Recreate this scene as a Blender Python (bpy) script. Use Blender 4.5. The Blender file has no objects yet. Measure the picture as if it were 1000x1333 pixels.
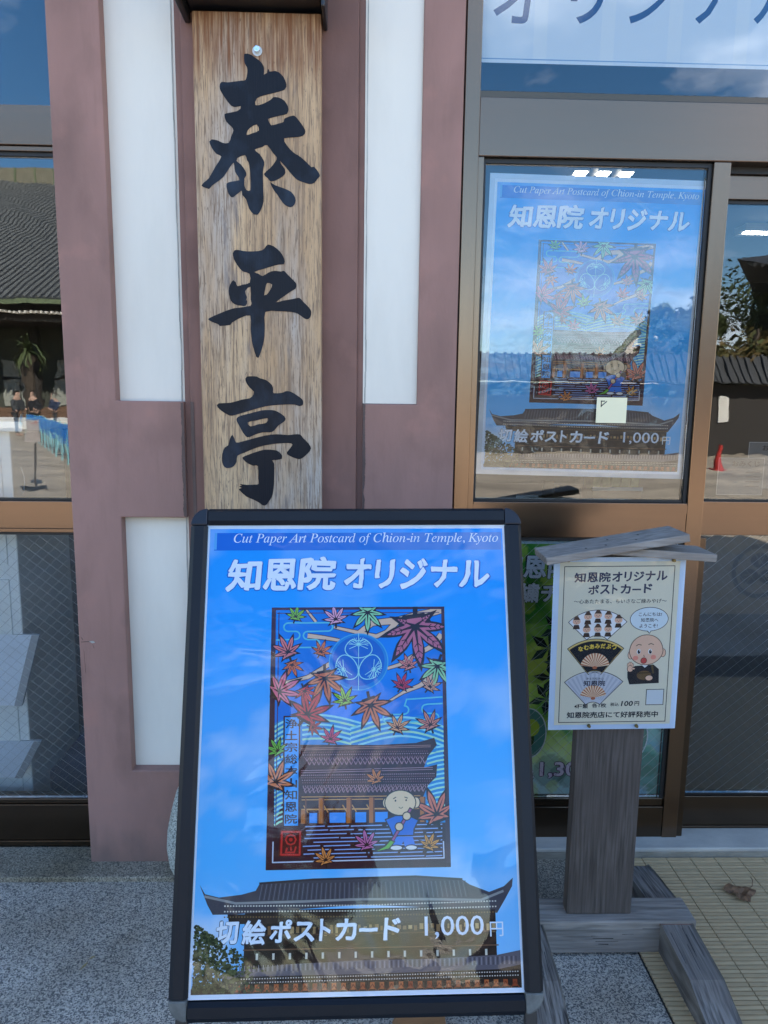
import bpy, bmesh, math, random
from mathutils import Vector, Matrix, noise, Euler
R = math.radians
random.seed(7)
sc = bpy.context.scene
col = sc.collection

# ------------------------------------------------------------------ camera
cam_d = bpy.data.cameras.new('camera')
cam_d.sensor_fit = 'VERTICAL'; cam_d.sensor_height = 36.0
cam_d.lens = 36.0 * 925.0 / 1333.0
cam_d.clip_start = 0.05; cam_d.clip_end = 2000
cam = bpy.data.objects.new('camera', cam_d); col.objects.link(cam)
p_, r_, y_ = R(8.75), R(0.75), R(-1.5)
f = Vector((0, math.cos(p_), -math.sin(p_))); u = Vector((0, math.sin(p_), math.cos(p_))); x = Vector((1, 0, 0))
x2 = x*math.cos(r_) + u*math.sin(r_); u2 = -x*math.sin(r_) + u*math.cos(r_)
Mz = Matrix.Rotation(y_, 3, 'Z')
x2, u2, f = Mz @ x2, Mz @ u2, Mz @ f
M = Matrix(((x2.x, u2.x, -f.x, 0), (x2.y, u2.y, -f.y, -2.05), (x2.z, u2.z, -f.z, 1.45), (0, 0, 0, 1)))
cam.matrix_world = M
sc.camera = cam

# ------------------------------------------------------------------ sky, sun, exposure
SUN_EL, SUN_AZ = R(38), R(24)          # the sun stands behind the shop, so its front lies in open shade
w = bpy.data.worlds.new('World'); sc.world = w; w.use_nodes = True
nt = w.node_tree; nt.nodes.clear()
out = nt.nodes.new('ShaderNodeOutputWorld'); bg = nt.nodes.new('ShaderNodeBackground')
sky = nt.nodes.new('ShaderNodeTexSky'); sky.sky_type = 'NISHITA'; sky.sun_disc = False
sky.sun_elevation = SUN_EL; sky.sun_rotation = SUN_AZ
sky.air_density = 1.0; sky.dust_density = 0.4; sky.ozone_density = 2.0
tc = nt.nodes.new('ShaderNodeTexCoord'); mp = nt.nodes.new('ShaderNodeMapping')
mp.inputs['Scale'].default_value = (1.5, 1.5, 3.6); mp.inputs['Location'].default_value = (1.15, 0.4, 0.2)
nz = nt.nodes.new('ShaderNodeTexNoise'); nz.inputs['Scale'].default_value = 1.7
nz.inputs['Detail'].default_value = 7; nz.inputs['Roughness'].default_value = 0.55; nz.inputs['Distortion'].default_value = 0.3
rp = nt.nodes.new('ShaderNodeValToRGB')
rp.color_ramp.elements[0].position = 0.51; rp.color_ramp.elements[1].position = 0.72
mx = nt.nodes.new('ShaderNodeMix'); mx.data_type = 'RGBA'
mx.inputs['B'].default_value = (9.0, 9.6, 10.8, 1)
nt.links.new(tc.outputs['Generated'], mp.inputs['Vector']); nt.links.new(mp.outputs[0], nz.inputs['Vector'])
nt.links.new(nz.outputs['Fac'], rp.inputs[0]); nt.links.new(rp.outputs['Color'], mx.inputs['Factor'])
hs = nt.nodes.new('ShaderNodeHueSaturation'); hs.inputs['Saturation'].default_value = 1.3
nt.links.new(sky.outputs[0], hs.inputs['Color'])
nt.links.new(hs.outputs[0], mx.inputs['A']); nt.links.new(mx.outputs['Result'], bg.inputs['Color'])
bg.inputs['Strength'].default_value = 0.095
nt.links.new(bg.outputs[0], out.inputs[0])
sun_d = bpy.data.lights.new('sun', 'SUN'); sun_d.energy = 5.0; sun_d.angle = R(0.5); sun_d.color = (1, 0.94, 0.84)
sun = bpy.data.objects.new('sun', sun_d); col.objects.link(sun)
sdir = Vector((math.sin(SUN_AZ)*math.cos(SUN_EL), math.cos(SUN_AZ)*math.cos(SUN_EL), math.sin(SUN_EL)))
sun.rotation_euler = sdir.to_track_quat('Z', 'Y').to_euler()
sc.view_settings.view_transform = 'Standard'; sc.view_settings.look = 'None'
sc.view_settings.gamma = 1; sc.view_settings.use_curve_mapping = False
sc.view_settings.exposure = 2.42
sc.cycles.max_bounces = 8; sc.cycles.transparent_max_bounces = 12; sc.cycles.glossy_bounces = 4
sc.cycles.caustics_reflective = False; sc.cycles.caustics_refractive = False

# ------------------------------------------------------------------ materials
def S(r, g, b):                                  # sRGB bytes to linear
    def c(v):
        v /= 255.0
        return v/12.92 if v <= 0.04045 else ((v+0.055)/1.055)**2.4
    return (c(r), c(g), c(b))
MATS = {}
def newmat(name):
    m = bpy.data.materials.new(name); m.use_nodes = True
    n = m.node_tree; b = n.nodes['Principled BSDF']
    return m, n, b
def mat(name, color, rough=0.6, metal=0.0, var=0.0, var2=None, scale=(5, 5, 5), nscale=1.0, detail=6, bump=0.0, bscale=None, coat=0.0, ramp=(0.35, 0.65), spec=0.5, rvar=0.0):
    """colour blended towards var2 by stretched noise, with bump from the same or a finer noise"""
    if name in MATS: return MATS[name]
    m, n, b = newmat(name)
    b.inputs['Base Color'].default_value = (*color, 1); b.inputs['Roughness'].default_value = rough
    b.inputs['Metallic'].default_value = metal; b.inputs['Specular IOR Level'].default_value = spec
    if coat: b.inputs['Coat Weight'].default_value = coat; b.inputs['Coat Roughness'].default_value = 0.08
    t = n.nodes.new('ShaderNodeTexCoord')
    if var2 or var:
        if not var2: var2 = tuple(c*(1-var) for c in color)
        mpn = n.nodes.new('ShaderNodeMapping'); mpn.inputs['Scale'].default_value = scale
        no = n.nodes.new('ShaderNodeTexNoise'); no.inputs['Scale'].default_value = nscale; no.inputs['Detail'].default_value = detail
        no.inputs['Roughness'].default_value = 0.6
        rm = n.nodes.new('ShaderNodeMapRange'); rm.inputs[1].default_value = ramp[0]; rm.inputs[2].default_value = ramp[1]
        mi = n.nodes.new('ShaderNodeMix'); mi.data_type = 'RGBA'
        mi.inputs['A'].default_value = (*color, 1); mi.inputs['B'].default_value = (*var2, 1)
        n.links.new(t.outputs['Object'], mpn.inputs[0]); n.links.new(mpn.outputs[0], no.inputs['Vector'])
        n.links.new(no.outputs['Fac'], rm.inputs[0]); n.links.new(rm.outputs[0], mi.inputs['Factor'])
        n.links.new(mi.outputs['Result'], b.inputs['Base Color'])
        if rvar:
            ma = n.nodes.new('ShaderNodeMath'); ma.operation = 'MULTIPLY_ADD'; ma.inputs[1].default_value = rvar; ma.inputs[2].default_value = rough
            n.links.new(rm.outputs[0], ma.inputs[0]); n.links.new(ma.outputs[0], b.inputs['Roughness'])
    if bump:
        mp2 = n.nodes.new('ShaderNodeMapping'); mp2.inputs['Scale'].default_value = bscale or (60, 60, 60)
        n2 = n.nodes.new('ShaderNodeTexNoise'); n2.inputs['Scale'].default_value = 1; n2.inputs['Detail'].default_value = 5
        bp = n.nodes.new('ShaderNodeBump'); bp.inputs['Strength'].default_value = bump; bp.inputs['Distance'].default_value = 0.004
        n.links.new(t.outputs['Object'], mp2.inputs[0]); n.links.new(mp2.outputs[0], n2.inputs['Vector'])
        n.links.new(n2.outputs['Fac'], bp.inputs['Height']); n.links.new(bp.outputs[0], b.inputs['Normal'])
    MATS[name] = m; return m

def plaster_mat(name, c1, c2, c3):
    m, n, b = newmat(name); L = n.links
    t = n.nodes.new('ShaderNodeTexCoord')
    def noi(scale, s, d=6):
        a = n.nodes.new('ShaderNodeMapping'); a.inputs['Scale'].default_value = scale
        o = n.nodes.new('ShaderNodeTexNoise'); o.inputs['Scale'].default_value = s; o.inputs['Detail'].default_value = d
        L.new(t.outputs['Object'], a.inputs[0]); L.new(a.outputs[0], o.inputs['Vector']); return o
    def mixc(fac, a, bb, lo, hi):
        r = n.nodes.new('ShaderNodeMapRange'); r.inputs[1].default_value = lo; r.inputs[2].default_value = hi
        L.new(fac.outputs['Fac'], r.inputs[0])
        q = n.nodes.new('ShaderNodeMix'); q.data_type = 'RGBA'; L.new(r.outputs[0], q.inputs['Factor'])
        if isinstance(a, tuple): q.inputs['A'].default_value = (*a, 1)
        else: L.new(a.outputs['Result'], q.inputs['A'])
        q.inputs['B'].default_value = (*bb, 1); return q
    q = mixc(noi((4, 4, 1.6), 1.3, 4), c1, c2, 0.35, 0.68)
    q = mixc(noi((45, 45, 5), 1, 5), q, c2, 0.55, 1.05)
    q = mixc(noi((9, 9, 9), 1, 8), q, c3, 0.58, 0.80)
    q = mixc(noi((7, 7, 4), 1, 8), q, tuple(c*.80 for c in c2), 0.52, 0.80)
    # splash grime near the paving
    sp = n.nodes.new('ShaderNodeSeparateXYZ'); L.new(t.outputs['Object'], sp.inputs[0])
    ad = n.nodes.new('ShaderNodeMath'); ad.operation = 'MULTIPLY_ADD'; ad.inputs[1].default_value = -0.28; L.new(noi((14, 14, 9), 1, 6).outputs['Fac'], ad.inputs[0]); L.new(sp.outputs['Z'], ad.inputs[2])
    gr = n.nodes.new('ShaderNodeMapRange'); gr.inputs[1].default_value = 0.02; gr.inputs[2].default_value = -0.13; gr.inputs[4].default_value = 0.55; L.new(ad.outputs[0], gr.inputs[0])
    g2_ = n.nodes.new('ShaderNodeMix'); g2_.data_type = 'RGBA'; L.new(gr.outputs[0], g2_.inputs['Factor']); L.new(q.outputs['Result'], g2_.inputs['A']); g2_.inputs['B'].default_value = (0.13, 0.10, 0.09, 1); q = g2_
    L.new(q.outputs['Result'], b.inputs['Base Color'])
    b.inputs['Roughness'].default_value = 0.62; b.inputs['Specular IOR Level'].default_value = 0.35
    nb = noi((110, 110, 60), 1, 4); bp = n.nodes.new('ShaderNodeBump'); bp.inputs['Strength'].default_value = 0.18; bp.inputs['Distance'].default_value = 0.003
    L.new(nb.outputs['Fac'], bp.inputs['Height']); L.new(bp.outputs[0], b.inputs['Normal'])
    return m
m_plaster = plaster_mat('mauve_plaster', (0.335, 0.185, 0.153), (0.245, 0.138, 0.113), (0.37, 0.19, 0.152))
m_column = plaster_mat('brown_mauve_plaster', (0.235, 0.122, 0.098), (0.165, 0.086, 0.068), (0.26, 0.132, 0.105))  # damp and the signboard's shade both put into this darker plaster
m_stain = mat('damp_stain', (0.095, 0.058, 0.052), 0.5, var=0.3, scale=(20, 20, 20))
m_white = mat('white_panel', (0.76, 0.72, 0.635), 0.5, var2=(0.68, 0.64, 0.56), scale=(5, 5, 1.2), nscale=1.6, ramp=(.42, .8), bump=0.05, bscale=(30, 30, 8))
m_caulk = mat('grey_caulk', (0.50, 0.49, 0.45), 0.7, var=0.45, scale=(40, 40, 12))
m_dark = mat('dark_gap', (0.012, 0.012, 0.013), 0.8)

def bronze(name, c1, c2, scale):
    return mat(name, c1, 0.24, 1.0, var2=c2, scale=scale, nscale=1, detail=3, bump=0.006, bscale=scale, ramp=(0.2, 0.8), rvar=0.03)
m_br_v = bronze('bronze_aluminium_upright', (0.225, 0.150, 0.102), (0.210, 0.140, 0.095), (160, 160, 2))
m_br_h = bronze('bronze_aluminium_rail', (0.205, 0.138, 0.098), (0.192, 0.129, 0.091), (2, 160, 160))
m_br_low = bronze('shaded_bronze_rail', (0.125, 0.088, 0.062), (0.115, 0.081, 0.057), (2, 160, 160))  # low rails' reflection of the dim paving put into a darker bronze
m_gasket = mat('black_gasket', (0.010, 0.010, 0.011), 0.5)

def glass_mat(name, base=0.10, k=1.6, tint=(0.86, 0.9, 0.9), wave=0.0, wscale=3.0, rough=0.0):
    m = bpy.data.materials.new(name); m.use_nodes = True; n = m.node_tree; n.nodes.clear(); L = n.links
    o = n.nodes.new('ShaderNodeOutputMaterial'); mi = n.nodes.new('ShaderNodeMixShader')
    tr = n.nodes.new('ShaderNodeBsdfTransparent'); tr.inputs[0].default_value = (*tint, 1)
    gl = n.nodes.new('ShaderNodeBsdfGlossy'); gl.inputs['Roughness'].default_value = rough; gl.inputs[0].default_value = (1, 1, 1, 1)
    fr = n.nodes.new('ShaderNodeFresnel'); fr.inputs[0].default_value = 1.5
    ma = n.nodes.new('ShaderNodeMath'); ma.operation = 'MULTIPLY_ADD'; ma.use_clamp = True
    ma.inputs[1].default_value = k; ma.inputs[2].default_value = base
    L.new(fr.outputs[0], ma.inputs[0]); L.new(ma.outputs[0], mi.inputs[0]); L.new(tr.outputs[0], mi.inputs[1]); L.new(gl.outputs[0], mi.inputs[2]); L.new(mi.outputs[0], o.inputs[0])
    if wave:
        t = n.nodes.new('ShaderNodeTexCoord'); a = n.nodes.new('ShaderNodeTexNoise'); a.inputs['Scale'].default_value = wscale; a.inputs['Detail'].default_value = 3; a.inputs['Distortion'].default_value = 0.8
        b = n.nodes.new('ShaderNodeBump'); b.inputs['Strength'].default_value = 1.0; b.inputs['Distance'].default_value = wave
        L.new(t.outputs['Object'], a.inputs['Vector']); L.new(a.outputs['Fac'], b.inputs['Height']); L.new(b.outputs[0], gl.inputs['Normal'])
    return m
m_glass = glass_mat('window_glass', 0.022, 0.9, tint=(0.98, 0.99, 0.99), wave=0.0006, wscale=2.5)
m_cover = glass_mat('wrinkled_clear_sheet', 0.008, 0.6, tint=(0.97, 0.98, 1.0), wave=0.006, wscale=3.2, rough=0.03)
m_lam = glass_mat('laminating_film', 0.01, 0.6, tint=(0.96, 0.97, 1.0), wave=0.008, wscale=7, rough=0.06)

def board_mat():
    m, n, b = newmat('weathered_signboard_wood'); L = n.links
    t = n.nodes.new('ShaderNodeTexCoord')
    def noi(scale, s=1.0, d=6, rough=.6):
        a = n.nodes.new('ShaderNodeMapping'); a.inputs['Scale'].default_value = scale
        o = n.nodes.new('ShaderNodeTexNoise'); o.inputs['Scale'].default_value = s; o.inputs['Detail'].default_value = d; o.inputs['Roughness'].default_value = rough
        L.new(t.outputs['Object'], a.inputs[0]); L.new(a.outputs[0], o.inputs['Vector']); return o.outputs['Fac']
    def mr(v, lo, hi):
        r = n.nodes.new('ShaderNodeMapRange'); r.inputs[1].default_value = lo; r.inputs[2].default_value = hi; L.new(v, r.inputs[0]); return r.outputs[0]
    def mixc(f_, a, c):
        q = n.nodes.new('ShaderNodeMix'); q.data_type = 'RGBA'; L.new(f_, q.inputs['Factor'])
        if isinstance(a, tuple): q.inputs['A'].default_value = (*a, 1)
        else: L.new(a, q.inputs['A'])
        q.inputs['B'].default_value = (*c, 1); return q.outputs['Result']
    c = mixc(mr(noi((14, 14, 0.5), 1, 4), .38, .62), (0.58, 0.40, 0.235), (0.47, 0.30, 0.165))
    c = mixc(mr(noi((9, 9, 1.4), 1, 5), .46, .66), c, (0.45, 0.38, 0.32))
    c = mixc(mr(noi((120, 120, 4), 1, 5), .50, .70), c, (0.25, 0.165, 0.105))
    c = mixc(mr(noi((260, 260, 16), 1, 4), .50, .64), c, (0.22, 0.15, 0.10))
    c = mixc(mr(noi((260, 260, 60), 1, 3), .60, .72), c, (0.20, 0.15, 0.11))
    c = mixc(mr(noi((16, 16, 2.5), 1.4, 7), .60, .74), c, (0.13, 0.12, 0.13))
    # rusty brown weathering below the metal cap
    sp = n.nodes.new('ShaderNodeSeparateXYZ'); L.new(t.outputs['Object'], sp.inputs[0])
    ad = n.nodes.new('ShaderNodeMath'); ad.operation = 'MULTIPLY_ADD'; ad.inputs[1].default_value = 0.22; L.new(noi((40, 40, 1.2), 1, 3), ad.inputs[0]); L.new(sp.outputs['Z'], ad.inputs[2])
    top = mr(ad.outputs[0], 1.315, 1.40)
    tm = n.nodes.new('ShaderNodeMath'); tm.operation = 'MULTIPLY'; L.new(top, tm.inputs[0]); L.new(mr(noi((150, 150, 5), 1, 5), .30, .62), tm.inputs[1])
    c = mixc(tm.outputs[0], c, (0.20, 0.085, 0.04))
    L.new(c, b.inputs['Base Color']); b.inputs['Roughness'].default_value = 0.7; b.inputs['Specular IOR Level'].default_value = 0.3
    bp = n.nodes.new('ShaderNodeBump'); bp.inputs['Strength'].default_value = 0.35; bp.inputs['Distance'].default_value = 0.002
    L.new(noi((220, 220, 5), 1, 4), bp.inputs['Height']); L.new(bp.outputs[0], b.inputs['Normal'])
    return m
m_board = board_mat()
m_ink = mat('black_ink', (0.008, 0.010, 0.016), 0.42, spec=0.18, var2=(0.022, 0.034, 0.055), scale=(10, 10, 6), ramp=(0.5, 0.7), bump=0.25, bscale=(250, 250, 6))
m_steel = mat('bolt_steel', (0.6, 0.66, 0.72), 0.25, 1.0, bump=0.05)
m_washer = mat('pale_washer', (0.6, 0.6, 0.58), 0.4, 0.5)
m_blackmetal = mat('black_painted_metal', (0.012, 0.013, 0.016), 0.38, bump=0.03)
m_frame = mat('black_snap_frame', (0.007, 0.009, 0.014), 0.40, spec=0.25, bump=0.06, bscale=(200, 200, 200), var=0.2)
m_corner = mat('worn_corner_plastic', (0.010, 0.013, 0.022), 0.36, spec=0.35)
m_cornerworn = mat('scuffed_grey_corner', (0.13, 0.13, 0.12), 0.5, var=0.4, scale=(60, 60, 60))

def greywood(name, sc_, c1=(0.30, 0.29, 0.29), c2=(0.15, 0.14, 0.14), bs=0.8):
    m, n, b = newmat(name); L = n.links
    t = n.nodes.new('ShaderNodeTexCoord')
    def noi(scale, s=1.0, d=5, dist=0.0):
        a = n.nodes.new('ShaderNodeMapping'); a.inputs['Scale'].default_value = scale
        o = n.nodes.new('ShaderNodeTexNoise'); o.inputs['Scale'].default_value = s; o.inputs['Detail'].default_value = d; o.inputs['Distortion'].default_value = dist
        L.new(t.outputs['Object'], a.inputs[0]); L.new(a.outputs[0], o.inputs['Vector']); return o.outputs['Fac']
    fine = noi(sc_, 1, 5, .4); r = n.nodes.new('ShaderNodeMapRange'); r.inputs[1].default_value = .38; r.inputs[2].default_value = .66; L.new(fine, r.inputs[0])
    q = n.nodes.new('ShaderNodeMix'); q.data_type = 'RGBA'; q.inputs['A'].default_value = (*c1, 1); q.inputs['B'].default_value = (*c2, 1); L.new(r.outputs[0], q.inputs['Factor'])
    big = noi((5, 5, 5), 1, 4); r2 = n.nodes.new('ShaderNodeMapRange'); r2.inputs[1].default_value = .4; r2.inputs[2].default_value = .75; L.new(big, r2.inputs[0])
    q2 = n.nodes.new('ShaderNodeMix'); q2.data_type = 'RGBA'; L.new(q.outputs['Result'], q2.inputs['A']); q2.inputs['B'].default_value = (c1[0]*.62, c1[1]*.58, c1[2]*.56, 1); L.new(r2.outputs[0], q2.inputs['Factor'])
    L.new(q2.outputs['Result'], b.inputs['Base Color']); b.inputs['Roughness'].default_value = 0.75; b.inputs['Specular IOR Level'].default_value = 0.3
    bp = n.nodes.new('ShaderNodeBump'); bp.inputs['Strength'].default_value = bs; bp.inputs['Distance'].default_value = 0.0025
    L.new(fine, bp.inputs['Height']); L.new(bp.outputs[0], b.inputs['Normal']); return m
m_gw_post = greywood('grey_post_wood', (150, 150, 6), (0.115, 0.096, 0.086), (0.050, 0.041, 0.036), .5)
m_gw_beam = greywood('grey_beam_wood', (7, 120, 120), (0.30, 0.265, 0.235), (0.14, 0.125, 0.11))
m_gw_foot = greywood('grey_foot_wood', (190, 9, 40), (0.26, 0.23, 0.205), (0.03, 0.026, 0.024), 1.0)
m_gw_roof = greywood('grey_cap_wood', (9, 130, 130), (0.36, 0.325, 0.29), (0.17, 0.152, 0.135))

def concrete(name, base, dark, light, sc1=230, blotch=None, coarse=0.55):
    m, n, b = newmat(name); L = n.links
    t = n.nodes.new('ShaderNodeTexCoord')
    v = n.nodes.new('ShaderNodeTexVoronoi'); v.inputs['Scale'].default_value = sc1; v.inputs['Randomness'].default_value = 1
    L.new(t.outputs['Object'], v.inputs['Vector'])
    sep = n.nodes.new('ShaderNodeSeparateColor'); L.new(v.outputs['Color'], sep.inputs[0])
    r = n.nodes.new('ShaderNodeValToRGB'); r.color_ramp.interpolation = 'LINEAR'
    e = r.color_ramp.elements; e[0].position = 0.0; e[0].color = (*dark, 1); e[1].position = 1.0; e[1].color = (*light, 1)
    q = e.new(0.30); q.color = (*[d*1.3 for d in dark], 1); q = e.new(0.42); q.color = (*base, 1); q = e.new(0.8); q.color = (*[c*1.25 for c in base], 1)
    L.new(sep.outputs[0], r.inputs[0])
    no = n.nodes.new('ShaderNodeTexNoise'); no.inputs['Scale'].default_value = 3.4; no.inputs['Detail'].default_value = 7; L.new(t.outputs['Object'], no.inputs['Vector'])
    rm = n.nodes.new('ShaderNodeMapRange'); rm.inputs[1].default_value = .42; rm.inputs[2].default_value = .72; L.new(no.outputs['Fac'], rm.inputs[0])
    mi = n.nodes.new('ShaderNodeMix'); mi.data_type = 'RGBA'; mi.blend_type = 'MULTIPLY'
    fm = n.nodes.new('ShaderNodeMath'); fm.operation = 'MULTIPLY'; fm.inputs[1].default_value = 0.75; L.new(rm.outputs[0], fm.inputs[0]); L.new(fm.outputs[0], mi.inputs['Factor'])
    L.new(r.outputs[0], mi.inputs['A']); mi.inputs['B'].default_value = (*(blotch or (0.55, 0.52, 0.46)), 1)
    L.new(mi.outputs['Result'], b.inputs['Base Color']); b.inputs['Roughness'].default_value = 0.75; b.inputs['Specular IOR Level'].default_value = 0.3
    bp = n.nodes.new('ShaderNodeBump'); bp.inputs['Strength'].default_value = coarse; bp.inputs['Distance'].default_value = 0.002
    L.new(v.outputs['Distance'], bp.inputs['Height']); L.new(bp.outputs[0], b.inputs['Normal']); return m
m_ground = concrete('washed_aggregate_concrete', (0.40, 0.365, 0.315), (0.12, 0.115, 0.11), (0.66, 0.59, 0.48), 330, (0.50, 0.44, 0.36))
m_strip = concrete('old_brown_concrete', (0.26, 0.225, 0.175), (0.10, 0.09, 0.072), (0.46, 0.40, 0.31), 330, (0.5, 0.46, 0.36), .3)
m_stone = concrete('speckled_granite', (0.40, 0.41, 0.37), (0.14, 0.15, 0.14), (0.55, 0.55, 0.50), 340, (0.75, 0.75, 0.68), .1)
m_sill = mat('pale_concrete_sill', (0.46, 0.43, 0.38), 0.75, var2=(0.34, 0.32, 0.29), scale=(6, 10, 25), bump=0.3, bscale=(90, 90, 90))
m_silledge = mat('darker_sill_face', (0.30, 0.27, 0.22), 0.8, var2=(0.18, 0.16, 0.125), scale=(8, 8, 30), bump=0.4, bscale=(120, 120, 120))  # front face in a darker tone than the sill top
m_slat = mat('beige_deck_resin', (0.56, 0.40, 0.225), 0.6, var2=(0.42, 0.30, 0.165), scale=(6, 40, 40), bump=0.15, bscale=(20, 300, 20))
m_underdeck = mat('dark_under_deck', (0.02, 0.018, 0.016), 0.9)

def vcol_mat(name, rough=0.5, coat=0.0):
    m, n, b = newmat(name)
    a = n.nodes.new('ShaderNodeVertexColor'); a.layer_name = 'Col'
    n.links.new(a.outputs[0], b.inputs['Base Color']); b.inputs['Roughness'].default_value = rough
    b.inputs['Specular IOR Level'].default_value = 0.08
    if coat: b.inputs['Coat Weight'].default_value = coat; b.inputs['Coat Roughness'].default_value = 0.05
    return m
m_print = vcol_mat('printed_ink', 0.55)

# ------------------------------------------------------------------ mesh helpers
class MB:
    def __init__(s): s.v = []; s.f = []; s.c = []
    def add(s, vs, fs, c=None):
        o = len(s.v); s.v += [tuple(v) for v in vs]
        for q in fs: s.f.append(tuple(i+o for i in q)); s.c.append(c)
        return s
    def box(s, x0, x1, y0, y1, z0, z1, c=None, mtx=None):
        vs = [Vector(p) for p in ((x0,y0,z0),(x1,y0,z0),(x1,y1,z0),(x0,y1,z0),(x0,y0,z1),(x1,y0,z1),(x1,y1,z1),(x0,y1,z1))]
        if mtx: vs = [mtx @ v for v in vs]
        return s.add(vs, [(3,2,1,0),(4,5,6,7),(0,1,5,4),(1,2,6,5),(2,3,7,6),(3,0,4,7)], c)
    def cyl(s, p0, p1, r0, r1=None, n=12, c=None):
        r1 = r0 if r1 is None else r1; p0 = Vector(p0); p1 = Vector(p1); d = (p1-p0).normalized()
        a = d.orthogonal().normalized(); b = d.cross(a)
        vs = []
        for p, r in ((p0, r0), (p1, r1)):
            for i in range(n):
                t = 2*math.pi*i/n; vs.append(p + a*r*math.cos(t) + b*r*math.sin(t))
        fs = [(i, (i+1) % n, n+(i+1) % n, n+i) for i in range(n)] + [tuple(range(n-1, -1, -1)), tuple(range(n, 2*n))]
        return s.add(vs, fs, c)
    def tube(s, pts, r, n=6, c=None):
        for a, b in zip(pts, pts[1:]): s.cyl(a, b, r, n=n, c=c)
        return s
    def prism(s, pts, y0, y1, c=None):           # outline in x,z pushed along y
        n = len(pts)
        vs = [(p[0], y0, p[1]) for p in pts] + [(p[0], y1, p[1]) for p in pts]
        fs = [tuple(range(n)), tuple(range(2*n-1, n-1, -1))] + [(i, n+i, n+(i+1) % n, (i+1) % n) for i in range(n)]
        return s.add(vs, fs, c)
    def flat(s, pts, y, c=None):                 # one polygon facing -y
        return s.add([(p[0], y, p[1]) for p in pts], [tuple(range(len(pts)))], c)
    def build(s, name, m, parent=None, local=False, bevel=0, smooth=False, off=None):
        me = bpy.data.meshes.new(name); vs = s.v
        if parent and not local:
            l = wloc(parent); vs = [(v[0]-l.x, v[1]-l.y, v[2]-l.z) for v in vs]
        o = bpy.data.objects.new(name, me)
        if not parent:
            # origin at the middle of the base
            xs = [v[0] for v in vs]; ys = [v[1] for v in vs]; zs = [v[2] for v in vs]
            l = Vector(((min(xs)+max(xs))/2, (min(ys)+max(ys))/2, min(zs))); vs = [(v[0]-l.x, v[1]-l.y, v[2]-l.z) for v in vs]
            o.location = l
        me.from_pydata(vs, [], s.f)
        if any(c is not None for c in s.c):
            ca = me.color_attributes.new('Col', 'FLOAT_COLOR', 'CORNER'); k = 0; buf = []
            for fi, q in enumerate(s.f):
                c = s.c[fi] or (.5, .5, .5)
                if isinstance(c[0], (tuple, list)):
                    for cc in c: buf += [*cc, 1]
                else: buf += [*c, 1]*len(q)
            ca.data.foreach_set('color', buf)
        me.materials.append(m)
        if smooth: me.shade_smooth()
        me.update(); col.objects.link(o)
        if parent: o.parent = parent
        if bevel:
            b = o.modifiers.new('bevel', 'BEVEL'); b.width = bevel; b.segments = 2; b.limit_method = 'ANGLE'
        return o
def wloc(o):
    l = Vector(o.location)
    while o.parent: o = o.parent; l = l + Vector(o.location)
    return l
def thing(name, label, cat, loc=(0, 0, 0), group=None, rot=None):
    o = bpy.data.objects.new(name, None); o.empty_display_size = 0.1; col.objects.link(o); o.location = loc
    if rot: o.rotation_euler = rot
    o['label'] = label; o['category'] = cat
    if group: o['group'] = group
    return o
def tag(o, label, cat, group=None):
    o['label'] = label; o['category'] = cat
    if group: o['group'] = group
    return o
def structure(o): o['kind'] = 'structure'; return o
def stuff(o): o['kind'] = 'stuff'; return o
def box(name, m, parent, *b, bevel=0.0015):
    return MB().box(*b).build(name, m, parent, bevel=bevel)

# outlines with holes -> flat or thick faces
def fill(loops, extrude=0.0, closed=True):
    cu = bpy.data.curves.new('tmp', 'CURVE'); cu.dimensions = '2D'; cu.fill_mode = 'BOTH' if extrude else 'FRONT'; cu.extrude = extrude
    for lp in loops:
        sp = cu.splines.new('POLY'); sp.points.add(len(lp)-1)
        for i, q in enumerate(lp): sp.points[i].co = (q[0], q[1], 0, 1)
        sp.use_cyclic_u = True
    return harvest(cu)
def harvest(cu):
    o = bpy.data.objects.new('tmp', cu); col.objects.link(o)
    bpy.context.view_layer.update()
    me = bpy.data.meshes.new_from_object(o.evaluated_get(bpy.context.evaluated_depsgraph_get()))
    vs = [tuple(v.co) for v in me.vertices]; fs = [tuple(p.vertices) for p in me.polygons]
    bpy.data.objects.remove(o); bpy.data.meshes.remove(me); bpy.data.curves.remove(cu)
    return vs, fs
_tx = {}
def text(s, bold=0.0, res=3):
    k = (s, bold, res)
    if k not in _tx:
        cu = bpy.data.curves.new('tmp', 'FONT'); cu.body = s; cu.size = 1.0; cu.offset = bold; cu.resolution_u = res; cu.fill_mode = 'FRONT'
        _tx[k] = harvest(cu)
    return _tx[k]
ITAL = {}
for i in range(26):
    ITAL[chr(97+i)] = chr(0x1D44E+i); ITAL[chr(65+i)] = chr(0x1D434+i)
ITAL['h'] = chr(0x210E)
def ital(s): return ''.join(ITAL.get(ch, ch) for ch in s)

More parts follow.
